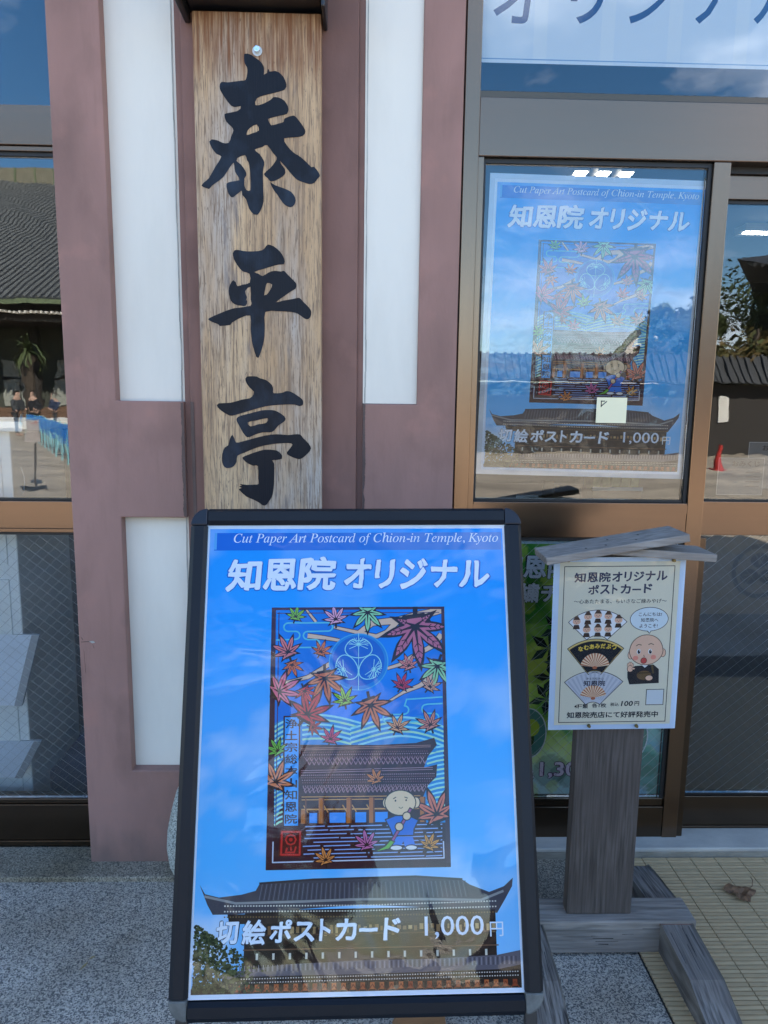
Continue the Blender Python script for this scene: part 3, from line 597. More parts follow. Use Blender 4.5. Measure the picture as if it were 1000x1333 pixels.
# ================================================================== SIGNBOARD
sbd = thing('shop_signboard', 'long upright weathered wooden signboard with three black brush characters on the centre column', 'signboard', (-0.293, 0.0, 1.05))
YB = -0.030
MB().box(-0.4605, -0.1265, YB, 0.0035, 1.05, 2.444).build('board', m_board, sbd, bevel=0.003)
CH = [[[(-0.3269,2.3428),(-0.3179,2.3437),(-0.309,2.3412),(-0.3039,2.3381),(-0.2983,2.3342),(-0.292,2.3305),(-0.2859,2.3262),(-0.2807,2.3207),(-0.277,2.3147),(-0.2758,2.3087),(-0.2757,2.3031),(-0.2766,2.294),(-0.2682,2.2982),(-0.2663,2.3066),(-0.2638,2.3077),(-0.262,2.3017),(-0.2547,2.3026),(-0.2465,2.3037),(-0.2375,2.3006),(-0.2312,2.2957),(-0.225,2.2892),(-0.2207,2.2806),(-0.2179,2.2726),(-0.218,2.2658),(-0.2235,2.2583),(-0.237,2.254),(-0.2525,2.2499),(-0.2639,2.2471),(-0.2743,2.2444),(-0.2864,2.2411),(-0.2961,2.2364),(-0.3001,2.2273),(-0.2993,2.2195),(-0.2921,2.2191),(-0.2818,2.2222),(-0.2703,2.2273),(-0.2599,2.2329),(-0.2558,2.237),(-0.2526,2.2398),(-0.2458,2.2403),(-0.2381,2.2391),(-0.2306,2.2363),(-0.2237,2.232),(-0.2184,2.2255),(-0.2147,2.2186),(-0.213,2.2133),(-0.213,2.2085),(-0.2167,2.1999),(-0.226,2.1971),(-0.2386,2.1943),(-0.2547,2.1904),(-0.2677,2.1862),(-0.2642,2.1784),(-0.2588,2.1707),(-0.2492,2.1724),(-0.2387,2.1756),(-0.2312,2.1776),(-0.2259,2.18),(-0.2241,2.1878),(-0.2167,2.1914),(-0.2086,2.1942),(-0.2003,2.1959),(-0.1955,2.1943),(-0.1912,2.1903),(-0.1849,2.1832),(-0.1786,2.1752),(-0.1732,2.1681),(-0.1695,2.1617),(-0.1689,2.156),(-0.1703,2.1514),(-0.1769,2.1461),(-0.1819,2.1445),(-0.1879,2.1435),(-0.1945,2.1428),(-0.2025,2.1421),(-0.2144,2.1411),(-0.2245,2.1393),(-0.2245,2.1314),(-0.2182,2.1223),(-0.21,2.1127),(-0.2023,2.1059),(-0.1954,2.1009),(-0.1881,2.0976),(-0.1795,2.0917),(-0.1698,2.0842),(-0.1609,2.0756),(-0.1533,2.0689),(-0.1459,2.0697),(-0.1402,2.0641),(-0.1349,2.0571),(-0.1314,2.0515),(-0.1301,2.0467),(-0.1367,2.0396),(-0.141,2.034),(-0.146,2.0289),(-0.1521,2.0265),(-0.1589,2.0259),(-0.1661,2.0274),(-0.1737,2.0301),(-0.1821,2.0327),(-0.1903,2.0361),(-0.1966,2.0406),(-0.2031,2.047),(-0.2121,2.057),(-0.2214,2.0675),(-0.2305,2.0771),(-0.2367,2.0828),(-0.2356,2.0792),(-0.2316,2.0725),(-0.2272,2.0673),(-0.2233,2.0622),(-0.2222,2.0536),(-0.2244,2.0493),(-0.2289,2.0447),(-0.2377,2.0389),(-0.2475,2.0339),(-0.2555,2.0312),(-0.2622,2.0308),(-0.2662,2.0339),(-0.2695,2.0387),(-0.2762,2.0433),(-0.2797,2.0489),(-0.2722,2.0566),(-0.2618,2.0649),(-0.2545,2.0732),(-0.2488,2.0808),(-0.2455,2.0864),(-0.245,2.0913),(-0.2483,2.0957),(-0.2541,2.1015),(-0.262,2.1126),(-0.2703,2.1218),(-0.2765,2.1208),(-0.2832,2.1164),(-0.2949,2.1134),(-0.3034,2.1097),(-0.299,2.1049),(-0.2908,2.099),(-0.2847,2.0913),(-0.28,2.0836),(-0.2782,2.0786),(-0.2783,2.0733),(-0.2801,2.0669),(-0.2822,2.0558),(-0.2822,2.0321),(-0.2817,2.007),(-0.281,1.9912),(-0.2813,1.9789),(-0.2845,1.9673),(-0.289,1.9576),(-0.2936,1.9499),(-0.2984,1.945),(-0.3077,1.9459),(-0.3142,1.9518),(-0.3204,1.9605),(-0.324,1.972),(-0.3274,1.9833),(-0.3332,1.9901),(-0.3383,1.9953),(-0.3384,2.0024),(-0.34,2.0058),(-0.3507,1.9976),(-0.3624,1.9886),(-0.368,1.9889),(-0.3715,1.9929),(-0.375,1.9982),(-0.3775,2.0051),(-0.3797,2.0142),(-0.3794,2.0225),(-0.3737,2.0261),(-0.3653,2.028),(-0.3542,2.0299),(-0.345,2.0319),(-0.3467,2.0389),(-0.3512,2.0452),(-0.3557,2.0526),(-0.3573,2.0608),(-0.3579,2.0682),(-0.3592,2.0761),(-0.3648,2.0704),(-0.372,2.061),(-0.3792,2.0503),(-0.3871,2.0398),(-0.3966,2.0319),(-0.4058,2.0255),(-0.413,2.0206),(-0.4188,2.0165),(-0.4228,2.0117),(-0.4264,2.0083),(-0.4355,2.0109),(-0.4416,2.0131),(-0.4456,2.016),(-0.4437,2.02),(-0.4388,2.0248),(-0.4329,2.029),(-0.4257,2.0355),(-0.4174,2.0486),(-0.4086,2.0637),(-0.3982,2.0782),(-0.3915,2.09),(-0.396,2.094),(-0.4041,2.0966),(-0.4108,2.1037),(-0.4166,2.1118),(-0.4206,2.1201),(-0.4224,2.1272),(-0.4161,2.1324),(-0.4083,2.1319),(-0.3997,2.1301),(-0.3934,2.1271),(-0.3871,2.1245),(-0.3789,2.1233),(-0.3714,2.1248),(-0.3676,2.1317),(-0.3649,2.1404),(-0.3609,2.1485),(-0.3584,2.1559),(-0.3602,2.1612),(-0.3644,2.166),(-0.3708,2.1714),(-0.3769,2.1777),(-0.3806,2.1866),(-0.3813,2.1946),(-0.3769,2.1975),(-0.3692,2.1989),(-0.358,2.2013),(-0.3474,2.2038),(-0.3393,2.2091),(-0.3381,2.2166),(-0.3436,2.2155),(-0.3508,2.2139),(-0.357,2.2143),(-0.3634,2.217),(-0.3705,2.2244),(-0.3776,2.2336),(-0.3844,2.243),(-0.3898,2.2518),(-0.3922,2.2582),(-0.3924,2.2635),(-0.3911,2.2694),(-0.3875,2.2737),(-0.3802,2.2739),(-0.3713,2.2731),(-0.3624,2.2741),(-0.3533,2.2755),(-0.3438,2.2769),(-0.3352,2.2783),(-0.3289,2.2784),(-0.3243,2.2802),(-0.3213,2.2879),(-0.3197,2.297),(-0.3193,2.304),(-0.3203,2.3104),(-0.3234,2.3157),(-0.3265,2.3219),(-0.3277,2.333)],[(-0.3237,2.1454),(-0.3238,2.1502),(-0.3209,2.1567),(-0.3171,2.1614),(-0.3117,2.1655),(-0.3042,2.1702),(-0.297,2.1719),(-0.2921,2.1655),(-0.2911,2.1574),(-0.2983,2.1532),(-0.3083,2.1502),(-0.3172,2.1466)],[(-0.3522,2.0804),(-0.3495,2.0877),(-0.3395,2.093),(-0.3292,2.0957),(-0.3257,2.0903),(-0.324,2.0827),(-0.3211,2.079),(-0.3186,2.0742),(-0.3173,2.0639),(-0.3164,2.0517),(-0.3155,2.0393),(-0.3149,2.0273),(-0.3147,2.0156),(-0.316,2.007),(-0.3213,2.0054),(-0.327,2.0078),(-0.33,2.0129),(-0.3316,2.02),(-0.3321,2.029),(-0.3313,2.0374),(-0.3264,2.0445),(-0.3262,2.0491),(-0.3281,2.0549),(-0.3337,2.0636),(-0.3406,2.072),(-0.3474,2.0768)],[(-0.2634,2.0283),(-0.2594,2.0265),(-0.2513,2.0216),(-0.2388,2.0176),(-0.2255,2.0133),(-0.2153,2.0095),(-0.2071,2.0049),(-0.2009,1.9982),(-0.1968,1.9911),(-0.1954,1.9847),(-0.1962,1.9788),(-0.1992,1.9727),(-0.2036,1.968),(-0.2088,1.9661),(-0.2148,1.9668),(-0.2219,1.9702),(-0.2295,1.9764),(-0.2371,1.9865),(-0.2441,1.9972),(-0.25,2.0043),(-0.2551,2.011),(-0.2607,2.021)]],[[(-0.366,1.8456),(-0.3609,1.8527),(-0.3556,1.8536),(-0.3493,1.8532),(-0.3434,1.8522),(-0.3361,1.8509),(-0.3253,1.8503),(-0.3129,1.8504),(-0.2988,1.8515),(-0.2863,1.8541),(-0.2799,1.8594),(-0.2762,1.8648),(-0.2712,1.869),(-0.2645,1.8681),(-0.2563,1.8651),(-0.2478,1.8595),(-0.2398,1.8526),(-0.2341,1.8456),(-0.23,1.8384),(-0.2273,1.8316),(-0.2261,1.8257),(-0.2285,1.8186),(-0.2349,1.8179),(-0.2435,1.8174),(-0.2532,1.8148),(-0.2636,1.8116),(-0.2733,1.8087),(-0.2836,1.8054),(-0.2981,1.8011),(-0.3087,1.797),(-0.3051,1.7945),(-0.2971,1.7923),(-0.2921,1.7886),(-0.2865,1.7867),(-0.2788,1.7907),(-0.2704,1.796),(-0.2621,1.7993),(-0.2537,1.8011),(-0.2448,1.8003),(-0.237,1.7992),(-0.2286,1.8015),(-0.2233,1.7971),(-0.2171,1.7905),(-0.2093,1.7832),(-0.2021,1.7762),(-0.1972,1.7712),(-0.1945,1.7666),(-0.1945,1.7608),(-0.1972,1.7552),(-0.2031,1.7511),(-0.2107,1.7469),(-0.2185,1.7416),(-0.2275,1.7352),(-0.2417,1.7255),(-0.2512,1.7179),(-0.2442,1.719),(-0.231,1.7228),(-0.2173,1.7252),(-0.2041,1.7275),(-0.1946,1.7301),(-0.1873,1.731),(-0.1823,1.7274),(-0.1772,1.7214),(-0.1686,1.7135),(-0.1605,1.7053),(-0.1562,1.6996),(-0.1544,1.694),(-0.155,1.6862),(-0.1572,1.6792),(-0.164,1.6741),(-0.1684,1.6743),(-0.1741,1.6766),(-0.1818,1.6824),(-0.1909,1.6885),(-0.1999,1.6914),(-0.2111,1.6931),(-0.2269,1.694),(-0.2447,1.6942),(-0.2643,1.6952),(-0.28,1.692),(-0.2832,1.6775),(-0.2821,1.6591),(-0.2825,1.642),(-0.2832,1.6261),(-0.2851,1.6141),(-0.2879,1.6029),(-0.2923,1.5886),(-0.2967,1.5762),(-0.2996,1.5701),(-0.3019,1.5677),(-0.307,1.571),(-0.3102,1.5807),(-0.3134,1.5925),(-0.316,1.6017),(-0.3182,1.6124),(-0.3199,1.6279),(-0.3211,1.6454),(-0.3199,1.6658),(-0.3215,1.6815),(-0.3326,1.6816),(-0.3458,1.6762),(-0.3551,1.672),(-0.3627,1.6677),(-0.3687,1.6642),(-0.3729,1.661),(-0.3764,1.6557),(-0.3906,1.6534),(-0.4051,1.6523),(-0.41,1.6571),(-0.4161,1.6593),(-0.4233,1.6619),(-0.4314,1.6654),(-0.4366,1.6692),(-0.434,1.6726),(-0.4263,1.6766),(-0.4142,1.6822),(-0.3992,1.6884),(-0.3835,1.6947),(-0.3655,1.7004),(-0.3407,1.7038),(-0.3201,1.7077),(-0.3171,1.7141),(-0.3198,1.724),(-0.3188,1.7428),(-0.3196,1.758),(-0.3274,1.755),(-0.3345,1.7458),(-0.3329,1.7377),(-0.3298,1.7303),(-0.3322,1.7238),(-0.329,1.7189),(-0.3303,1.7129),(-0.3335,1.7074),(-0.3386,1.7064),(-0.3452,1.7073),(-0.3536,1.7081),(-0.3619,1.7103),(-0.3684,1.7141),(-0.3735,1.7198),(-0.3769,1.7282),(-0.3788,1.7376),(-0.3791,1.7467),(-0.3778,1.7555),(-0.3745,1.7636),(-0.3708,1.7701),(-0.3657,1.7744),(-0.3592,1.7687),(-0.3576,1.7633),(-0.355,1.7591),(-0.3489,1.7602),(-0.3409,1.7632),(-0.3303,1.7647),(-0.3215,1.7687),(-0.3194,1.7803),(-0.3221,1.7919),(-0.3304,1.7955),(-0.3403,1.798),(-0.3473,1.8044),(-0.3534,1.8122),(-0.3592,1.8209),(-0.3637,1.8297),(-0.3658,1.8383)],[(-0.2828,1.7359),(-0.2817,1.7439),(-0.2793,1.7539),(-0.2776,1.7625),(-0.2747,1.7685),(-0.2671,1.7683),(-0.2607,1.7645),(-0.2618,1.7583),(-0.2659,1.7508),(-0.2709,1.7435),(-0.2761,1.7377)]],[[(-0.3378,1.5113),(-0.333,1.5167),(-0.3272,1.5176),(-0.3202,1.5178),(-0.3127,1.5178),(-0.3058,1.5171),(-0.3021,1.5152),(-0.2979,1.5128),(-0.2897,1.5109),(-0.2804,1.5079),(-0.2716,1.5019),(-0.2646,1.4949),(-0.2618,1.4884),(-0.2609,1.4823),(-0.2617,1.4763),(-0.26,1.4721),(-0.2485,1.472),(-0.2359,1.4737),(-0.2304,1.476),(-0.2263,1.478),(-0.2203,1.4784),(-0.2134,1.4772),(-0.2056,1.4737),(-0.1974,1.4688),(-0.1887,1.4631),(-0.1814,1.4573),(-0.1782,1.4527),(-0.1773,1.4484),(-0.1778,1.4435),(-0.1799,1.4394),(-0.188,1.4371),(-0.1937,1.4389),(-0.2008,1.4411),(-0.2093,1.4416),(-0.2201,1.4415),(-0.2354,1.4408),(-0.2523,1.4394),(-0.2684,1.4376),(-0.2845,1.4349),(-0.3006,1.4307),(-0.3168,1.4259),(-0.3332,1.4208),(-0.3491,1.4159),(-0.3641,1.4112),(-0.3765,1.4082),(-0.3828,1.4083),(-0.3877,1.4106),(-0.3955,1.4147),(-0.4036,1.42),(-0.4107,1.4257),(-0.4161,1.431),(-0.4186,1.4373),(-0.4127,1.4422),(-0.3983,1.4429),(-0.3806,1.4442),(-0.3639,1.4485),(-0.3484,1.4532),(-0.3358,1.4553),(-0.3259,1.4576),(-0.3197,1.4622),(-0.3162,1.4673),(-0.3144,1.4752),(-0.3193,1.4804),(-0.3255,1.4862),(-0.3307,1.4923),(-0.3348,1.4987),(-0.3372,1.5054)],[(-0.3638,1.4013),(-0.36,1.405),(-0.3524,1.4085),(-0.339,1.4123),(-0.3233,1.4162),(-0.3082,1.4204),(-0.2943,1.4239),(-0.2839,1.4252),(-0.275,1.4254),(-0.266,1.4255),(-0.2573,1.4244),(-0.248,1.4204),(-0.2397,1.4156),(-0.234,1.4115),(-0.2301,1.4077),(-0.2269,1.4014),(-0.2282,1.3975),(-0.2318,1.3933),(-0.2385,1.3889),(-0.2464,1.3834),(-0.254,1.3749),(-0.2611,1.3671),(-0.2665,1.3641),(-0.2725,1.3631),(-0.2817,1.3632),(-0.2919,1.3629),(-0.3018,1.3603),(-0.3113,1.3569),(-0.3202,1.3529),(-0.3276,1.3496),(-0.3357,1.3485),(-0.3412,1.3537),(-0.3468,1.3613),(-0.3517,1.3701),(-0.3561,1.3789),(-0.3601,1.3858),(-0.363,1.3917),(-0.3645,1.3968)],[(-0.3334,1.3904),(-0.3247,1.3932),(-0.3108,1.3955),(-0.2921,1.4004),(-0.2769,1.403),(-0.2758,1.3969),(-0.2819,1.3894),(-0.2922,1.3869),(-0.3045,1.3853),(-0.3159,1.3813),(-0.3255,1.3793),(-0.3322,1.3841)],[(-0.3776,1.3545),(-0.3748,1.352),(-0.3722,1.3465),(-0.3701,1.3393),(-0.3667,1.3336),(-0.3602,1.3336),(-0.3504,1.3364),(-0.3352,1.3406),(-0.318,1.3455),(-0.3017,1.35),(-0.2855,1.3539),(-0.2693,1.3567),(-0.2531,1.3582),(-0.2359,1.3574),(-0.2208,1.3563),(-0.2118,1.3571),(-0.2046,1.3581),(-0.1952,1.359),(-0.1868,1.3583),(-0.1826,1.3546),(-0.1787,1.3487),(-0.1705,1.3409),(-0.1625,1.3327),(-0.1581,1.3258),(-0.1561,1.3198),(-0.1593,1.3116),(-0.1656,1.3049),(-0.1724,1.2984),(-0.1767,1.2945),(-0.1806,1.2918),(-0.1849,1.2894),(-0.1904,1.2884),(-0.1989,1.2904),(-0.2082,1.2938),(-0.2171,1.2979),(-0.2238,1.3021),(-0.2244,1.3076),(-0.2154,1.3183),(-0.208,1.3289),(-0.2114,1.3327),(-0.221,1.3337),(-0.236,1.3333),(-0.2534,1.3317),(-0.2696,1.3295),(-0.2859,1.3264),(-0.3025,1.3218),(-0.3184,1.3163),(-0.3323,1.3104),(-0.3445,1.3046),(-0.3554,1.3008),(-0.3635,1.2963),(-0.366,1.2875),(-0.367,1.2783),(-0.3705,1.2717),(-0.3744,1.2668),(-0.381,1.2625),(-0.3882,1.261),(-0.3956,1.261),(-0.4003,1.2636),(-0.4036,1.2681),(-0.4061,1.2738),(-0.4075,1.2811),(-0.4075,1.2906),(-0.4061,1.3007),(-0.4032,1.3105),(-0.3993,1.3186),(-0.3943,1.3219),(-0.3894,1.3252),(-0.3866,1.3339),(-0.3842,1.3431),(-0.3809,1.3504)],[(-0.3496,1.2915),(-0.3442,1.2951),(-0.3349,1.2989),(-0.3223,1.3037),(-0.3088,1.3083),(-0.2974,1.312),(-0.286,1.3144),(-0.2724,1.3147),(-0.2601,1.3137),(-0.2526,1.312),(-0.2471,1.309),(-0.2415,1.3035),(-0.2375,1.2977),(-0.2382,1.2895),(-0.2453,1.287),(-0.2539,1.2854),(-0.2618,1.2852),(-0.2669,1.2843),(-0.2645,1.2819),(-0.2605,1.2746),(-0.2602,1.2553),(-0.2609,1.2335),(-0.2616,1.2176),(-0.2629,1.2038),(-0.265,1.1912),(-0.268,1.1806),(-0.272,1.1731),(-0.2764,1.1672),(-0.2804,1.1611),(-0.2847,1.1565),(-0.2897,1.1549),(-0.2946,1.1554),(-0.2981,1.158),(-0.3027,1.162),(-0.3109,1.1668),(-0.3206,1.1718),(-0.3304,1.1755),(-0.3401,1.1799),(-0.349,1.1874),(-0.3562,1.1946),(-0.3619,1.2012),(-0.3572,1.203),(-0.3527,1.2046),(-0.3567,1.2071),(-0.3608,1.2094),(-0.3526,1.2112),(-0.3591,1.2161),(-0.3511,1.2151),(-0.3395,1.2136),(-0.3276,1.214),(-0.3167,1.2148),(-0.3095,1.2148),(-0.3052,1.2166),(-0.3049,1.2228),(-0.306,1.2331),(-0.3053,1.2513),(-0.3061,1.2675),(-0.3116,1.2697),(-0.3191,1.2684),(-0.3274,1.2714),(-0.3353,1.2754),(-0.3408,1.2793),(-0.3449,1.2834),(-0.3488,1.2875)]]]
for loops in CH:
    vs, fs = fill(loops, 0.0006)
    MB().add([(v[0], YB-0.0007-v[2], v[1]) for v in vs], fs).build('painted_character', m_ink, sbd)
bolt = MB().cyl((-0.293, YB-0.0025, 2.3505), (-0.293, YB, 2.3505), 0.0125, n=24).build('washer', m_washer, sbd)
MB().cyl((-0.293, YB-0.012, 2.352), (-0.293, YB-0.0026, 2.352), 0.0085, n=6).build('bolt_head', m_steel, bolt, bevel=0.001)
MB().box(-0.1862, -0.1855, YB-0.0003, YB+0.001, 1.10, 1.52).build('crack', m_dark, sbd)
hd = thing('sign_light_housing', 'black metal housing fixed right above the wooden signboard', 'light housing', (-0.293, 0.0, 2.46))
MB().box(-0.470, -0.122, -0.115, 0.0035, 2.452, 2.62).build('housing_body', m_blackmetal, hd, bevel=0.006)
MB().box(-0.486, -0.4705, -0.120, 0.0035, 2.428, 2.64).build('end_plate', m_blackmetal, hd, bevel=0.003)
MB().box(-0.1215, -0.1120, -0.120, 0.0035, 2.418, 2.64).build('end_plate', m_blackmetal, hd, bevel=0.003)
MB().box(-0.455, -0.16, -0.128, -0.1155, 2.474, 2.60).build('front_lip', m_blackmetal, hd, bevel=0.004)

# ================================================================== PRINTED POSTERS
K_DK = S(40, 10, 20)
def maple(s, x, y, r, rot, c, lay, vein=None, veins=True, outline=K_DK, lobes=7):
    """maple leaf: pointed lobes round a centre, dark outline, dark veins"""
    def shape(k, grow):
        pts = []; h = lobes//2; step = 40 if lobes == 7 else 52
        ln = {0: 1.0, 1: .92, 2: .74, 3: .48}
        for i in range(-h, h+1):
            L = r*ln[abs(i)]; a = -90 + rot + i*step
            def q(da, l): return (x+(l+grow)*math.cos(R(a+da)), y+(l+grow)*math.sin(R(a+da)))
            pts += [q(-step/2, r*.27), q(-13, L*.55), q(-6, L*.8), q(0, L*1.0+grow*.5), q(6, L*.8), q(13, L*.55)]
        pts.append(((x+(r*.27+grow)*math.cos(R(-90+rot+h*step+step/2))), (y+(r*.27+grow)*math.sin(R(-90+rot+h*step+step/2)))))
        return pts
    s.line([(x, y), (x - .55*r*math.cos(R(-90+rot+8)), y - .55*r*math.sin(R(-90+rot+8)))], r*.12, outline, lay)
    s.poly(shape(0, r*.15), outline, lay); s.poly(shape(0, 0), c, lay+1)
    if veins:
        h = lobes//2; step = 40 if lobes == 7 else 52
        ln = {0: .82, 1: .76, 2: .6, 3: .36}
        for i in range(-h, h+1):
            a = R(-90+rot+i*step); L = r*ln[abs(i)]; n = (-math.sin(a)*r*.045, math.cos(a)*r*.045)
            s.poly([(x+n[0], y+n[1]), (x+L*math.cos(a), y+L*math.sin(a)), (x-n[0], y-n[1])], vein or outline, lay+2+.1*abs(i))

def artwork(s):
    """the cut paper picture, drawn on its own 830 x 1275 grid and placed on the sheet"""
    class A: pass
    a = Sheet(0, 0)
    def T(px, py):
        v = (py-37)/1275.0; hw = 411.5+30*v; cx = 503.5+3*v
        uu = (px-cx)/(2*hw)+.5; vv = v*(1+.035*(1-v)); uu = max(0, min(1, uu)); vv = max(0, min(1, vv))
        return (131.8+uu*335, 164+vv*470.3)
    _P = s.P
    a.P = lambda px, py, lay: _P(*T(px, py), lay)
    BL = S(10, 105, 215); CY = S(95, 200, 215); BR = S(226, 190, 160)
    a.grid(92, 37, 915, 680, 14, 12, lambda X, Y: lerp(S(6, 118, 215), S(0, 132, 232), .5+.5*math.sin(X*.01+Y*.006)), 3)
    a.rect(60, 680, 950, 1320, S(58, 24, 38), 3)
    # waves
    a.poly([(105, 610), (160, 585), (300, 560), (420, 585), (540, 640), (660, 600), (800, 580), (905, 600), (925, 1100), (830, 1100), (800, 900), (230, 740), (105, 1100)], S(40, 140, 205), 3.3)
    def hill(x0, x1, top, amp, n, skew):
        up_ = [(x0+(x1-x0)*i/24, top-amp*math.sin(math.pi*(i/24)**skew)) for i in range(25)]
        a.poly(up_+[(x1, 760), (x0, 760)], S(30, 140, 205), 3.5 if x0 < 200 else 3.7)
        for k in range(n):
            for i in range(24):
                (X0, Y0), (X1, Y1) = up_[i], up_[i+1]; Y0 += k*23; Y1 += k*23
                if 150 < X0 < 222 or (Y0 > 722 and 225 < X0 < 850): continue
                a.line([(X0, Y0), (X1, Y1)], 10, (S(150, 222, 225), S(176, 228, 190))[k % 2], (3.6 if x0 < 200 else 3.8))
    hill(108, 560, 628, 56, 6, .8); hill(470, 918, 640, 52, 5, 1.1)
    for sx0, sx1, y0_ in ((108, 148, 760), (835, 925, 740)):
        for k in range(16):
            yy_ = y0_+k*22
            a.line([(sx0, yy_+10), ((sx0+sx1)/2, yy_-3), (sx1, yy_-10)], 9, (S(150, 222, 225), S(176, 228, 190))[k % 2], 3.7)
    # branches
    def branch(pts, w0, w1):
        for lay, g, c in ((4.2, 7, K_DK), (4.6, 0, BR)):
            n = len(pts)
            for i in range(n-1):
                (xa, ya), (xb, yb) = pts[i], pts[i+1]; wa = w0+(w1-w0)*i/(n-1)+g; wb = w0+(w1-w0)*(i+1)/(n-1)+g
                d = Vector((xb-xa, yb-ya)).normalized(); nn = Vector((-d.y, d.x)); xa -= d.x*3; ya -= d.y*3; xb += d.x*3; yb += d.y*3
                a.poly([(xa+nn.x*wa/2, ya+nn.y*wa/2), (xb+nn.x*wb/2, yb+nn.y*wb/2), (xb-nn.x*wb/2, yb-nn.y*wb/2), (xa-nn.x*wa/2, ya-nn.y*wa/2)], c, lay+.05*i)
    branch([(920, 45), (800, 80), (700, 105), (570, 118), (505, 168)], 46, 22)
    branch([(690, 110), (640, 165), (590, 185), (480, 160), (390, 138)], 26, 12)
    branch([(250, 38), (275, 75), (300, 108)], 8, 12); branch([(265, 180), (340, 190), (410, 203)], 22, 14)
    branch([(900, 180), (860, 235), (760, 290), (700, 328), (645, 345)], 26, 13)
    branch([(145, 413), (200, 402), (265, 385), (370, 320), (400, 290)], 12, 22)
    branch([(900, 350), (800, 432), (720, 465), (645, 512)], 26, 7)
    # rounded cloud outlines
    def cloud(pts): 
        a.line(pts, 7, CY, 5.4)
    def arc(cx_, cy_, r, p0, p1, n=8): return [(cx_+r*math.cos(R(p0+(p1-p0)*i/n)), cy_+r*math.sin(R(p0+(p1-p0)*i/n))) for i in range(n+1)]
    cloud([(360, 115)] + [(170, 115)] + arc(170, 136, 21, -90, -270) + [(205, 157)] + arc(205, 177, 20, -90, 90) + [(115, 200)])
    cloud([(115, 238)] + [(300, 238)] + arc(300, 218, 19, 90, -90) + [(262, 199)] + arc(262, 178, 20, 90, 270) + [(360, 157)] + arc(360, 136, 21, 90, -90))
    cloud([(640, 610)] + arc(640, 592, 18, 90, 270) + [(700, 574)] + [(725, 574)] + arc(725, 552, 20, 90, -90) + [(735, 500)] + [(905, 490)])
    cloud([(905, 522)] + [(835, 525)] + arc(830, 548, 22, -90, -270) + [(870, 571)] + arc(870, 590, 19, -90, 90) + [(660, 612)])
    # round crest of three heart shaped leaves
    a.disc(505, 312, 143, 143, S(20, 130, 210), 5.2, 40); a.disc(505, 308, 124, 124, S(4, 98, 196), 5.6, 40)
    a.ring(505, 312, 140, 5, S(70, 170, 220), 5.8); 
    LC = S(160, 225, 225)
    for k in range(3):
        ang = -90+k*120; cx_, cy_ = 505+66*math.cos(R(ang)), 308+66*math.sin(R(ang))
        dx, dy = math.cos(R(ang)), math.sin(R(ang)); nx_, ny_ = -dy, dx
        def W(lx, ly): return (cx_+lx*nx_+ly*dx, cy_+lx*ny_+ly*dy)
        hp = [W(64*math.sin(t)*(1-.15*math.cos(t)), 50*math.cos(t)-(14 if abs(t) < .35 else 0)) for t in [R(i*15) for i in range(-12, 13)]]
        a.line(hp, 4.5, LC, 6.2)
        for i in range(-4, 5):
            t = i*28
            a.line([W(0, 16), W(50*math.sin(R(t))*.94, 16+38*math.cos(R(t)) if abs(t) < 100 else 16+55*math.cos(R(t)))], 3.2, LC, 6.4+.02*i)
            if abs(i) < 4:
                a.line([W(26*math.sin(R(t)), 16+22*math.cos(R(t))), W(46*math.sin(R(t+14)), 16+36*math.cos(R(t+14)))], 2.4, LC, 6.7)
        a.ring(*W(0, 16), 8, 3, LC, 6.9, 12)
    a.line([(505, 168), (505, 452)], 3, LC, 7)
    # the temple gate
    Y0 = 630
    D = S(58, 10, 20); WH = S(178, 132, 140)
    a.poly([(228, Y0+86), (600, Y0+92), (780, Y0+84), (868, Y0+60), (880, Y0+95), (838, Y0+150), (818, Y0+205), (882, Y0+190), (878, Y0+250), (838, Y0+290), (815, Y0+345), (800, Y0+480), (228, Y0+480)], D, 4.0)
    for yy_, x1_, st in ((104, 850, 0), (112, 850, 0), (212, 860, 0), (222, 860, 0)):
        a.line([(232, Y0+yy_), (x1_, Y0+yy_-8)], 3, S(170, 120, 110) if yy_ < 120 else WH, 4.4)
    for row, (yy_, x0_, x1_, stp_, sz) in enumerate(((122, 236, 840, 11, 5), (134, 240, 835, 11, 5), (146, 245, 830, 12, 5), (160, 250, 822, 22, 9), (178, 262, 815, 22, 9), (232, 234, 872, 9, 5), (244, 234, 868, 9, 5), (256, 236, 862, 11, 5), (268, 238, 850, 11, 5), (284, 240, 840, 11, 5), (298, 240, 832, 20, 8), (312, 244, 820, 20, 8))):
        xx = x0_
        while xx < x1_:
            if sz > 6: a.poly([(xx, Y0+yy_-sz), (xx+5, Y0+yy_-sz), (xx+11, Y0+yy_+3), (xx+16, Y0+yy_-sz), (xx+19, Y0+yy_-sz+2), (xx+12, Y0+yy_+9), (xx+7, Y0+yy_+6)], S(168, 120, 128), 4.5)
            else: a.rect(xx, Y0+yy_, xx+sz, Y0+yy_+sz*.9, WH if row % 2 else S(140, 84, 92), 4.5)
            xx += stp_
    GO = S(214, 150, 80); OR = S(190, 108, 42)
    for yy_ in (338, 352, 398): a.line([(236, Y0+yy_), (800, Y0+yy_+2)], 4 if yy_ != 398 else 7, GO, 4.6)
    for xx in (272, 368, 490, 585): a.rect(xx, Y0+415, xx+{272: 36, 368: 76, 490: 52, 585: 60}[xx], Y0+463, S(60, 150, 235), 4.5)
    for xx in (232, 316, 448, 556, 800): a.rect(xx, Y0+345 if xx > 232 else Y0+400, xx+26, Y0+466, OR, 4.8); a.rect(xx+19, Y0+345, xx+26, Y0+466, S(120, 60, 30), 5.0)
    for xx in (245, 340, 430, 475, 545): a.line([(xx, Y0+380), (xx+20, Y0+412)], 5, GO, 4.7)
    # steps
    rr = random.Random(4)
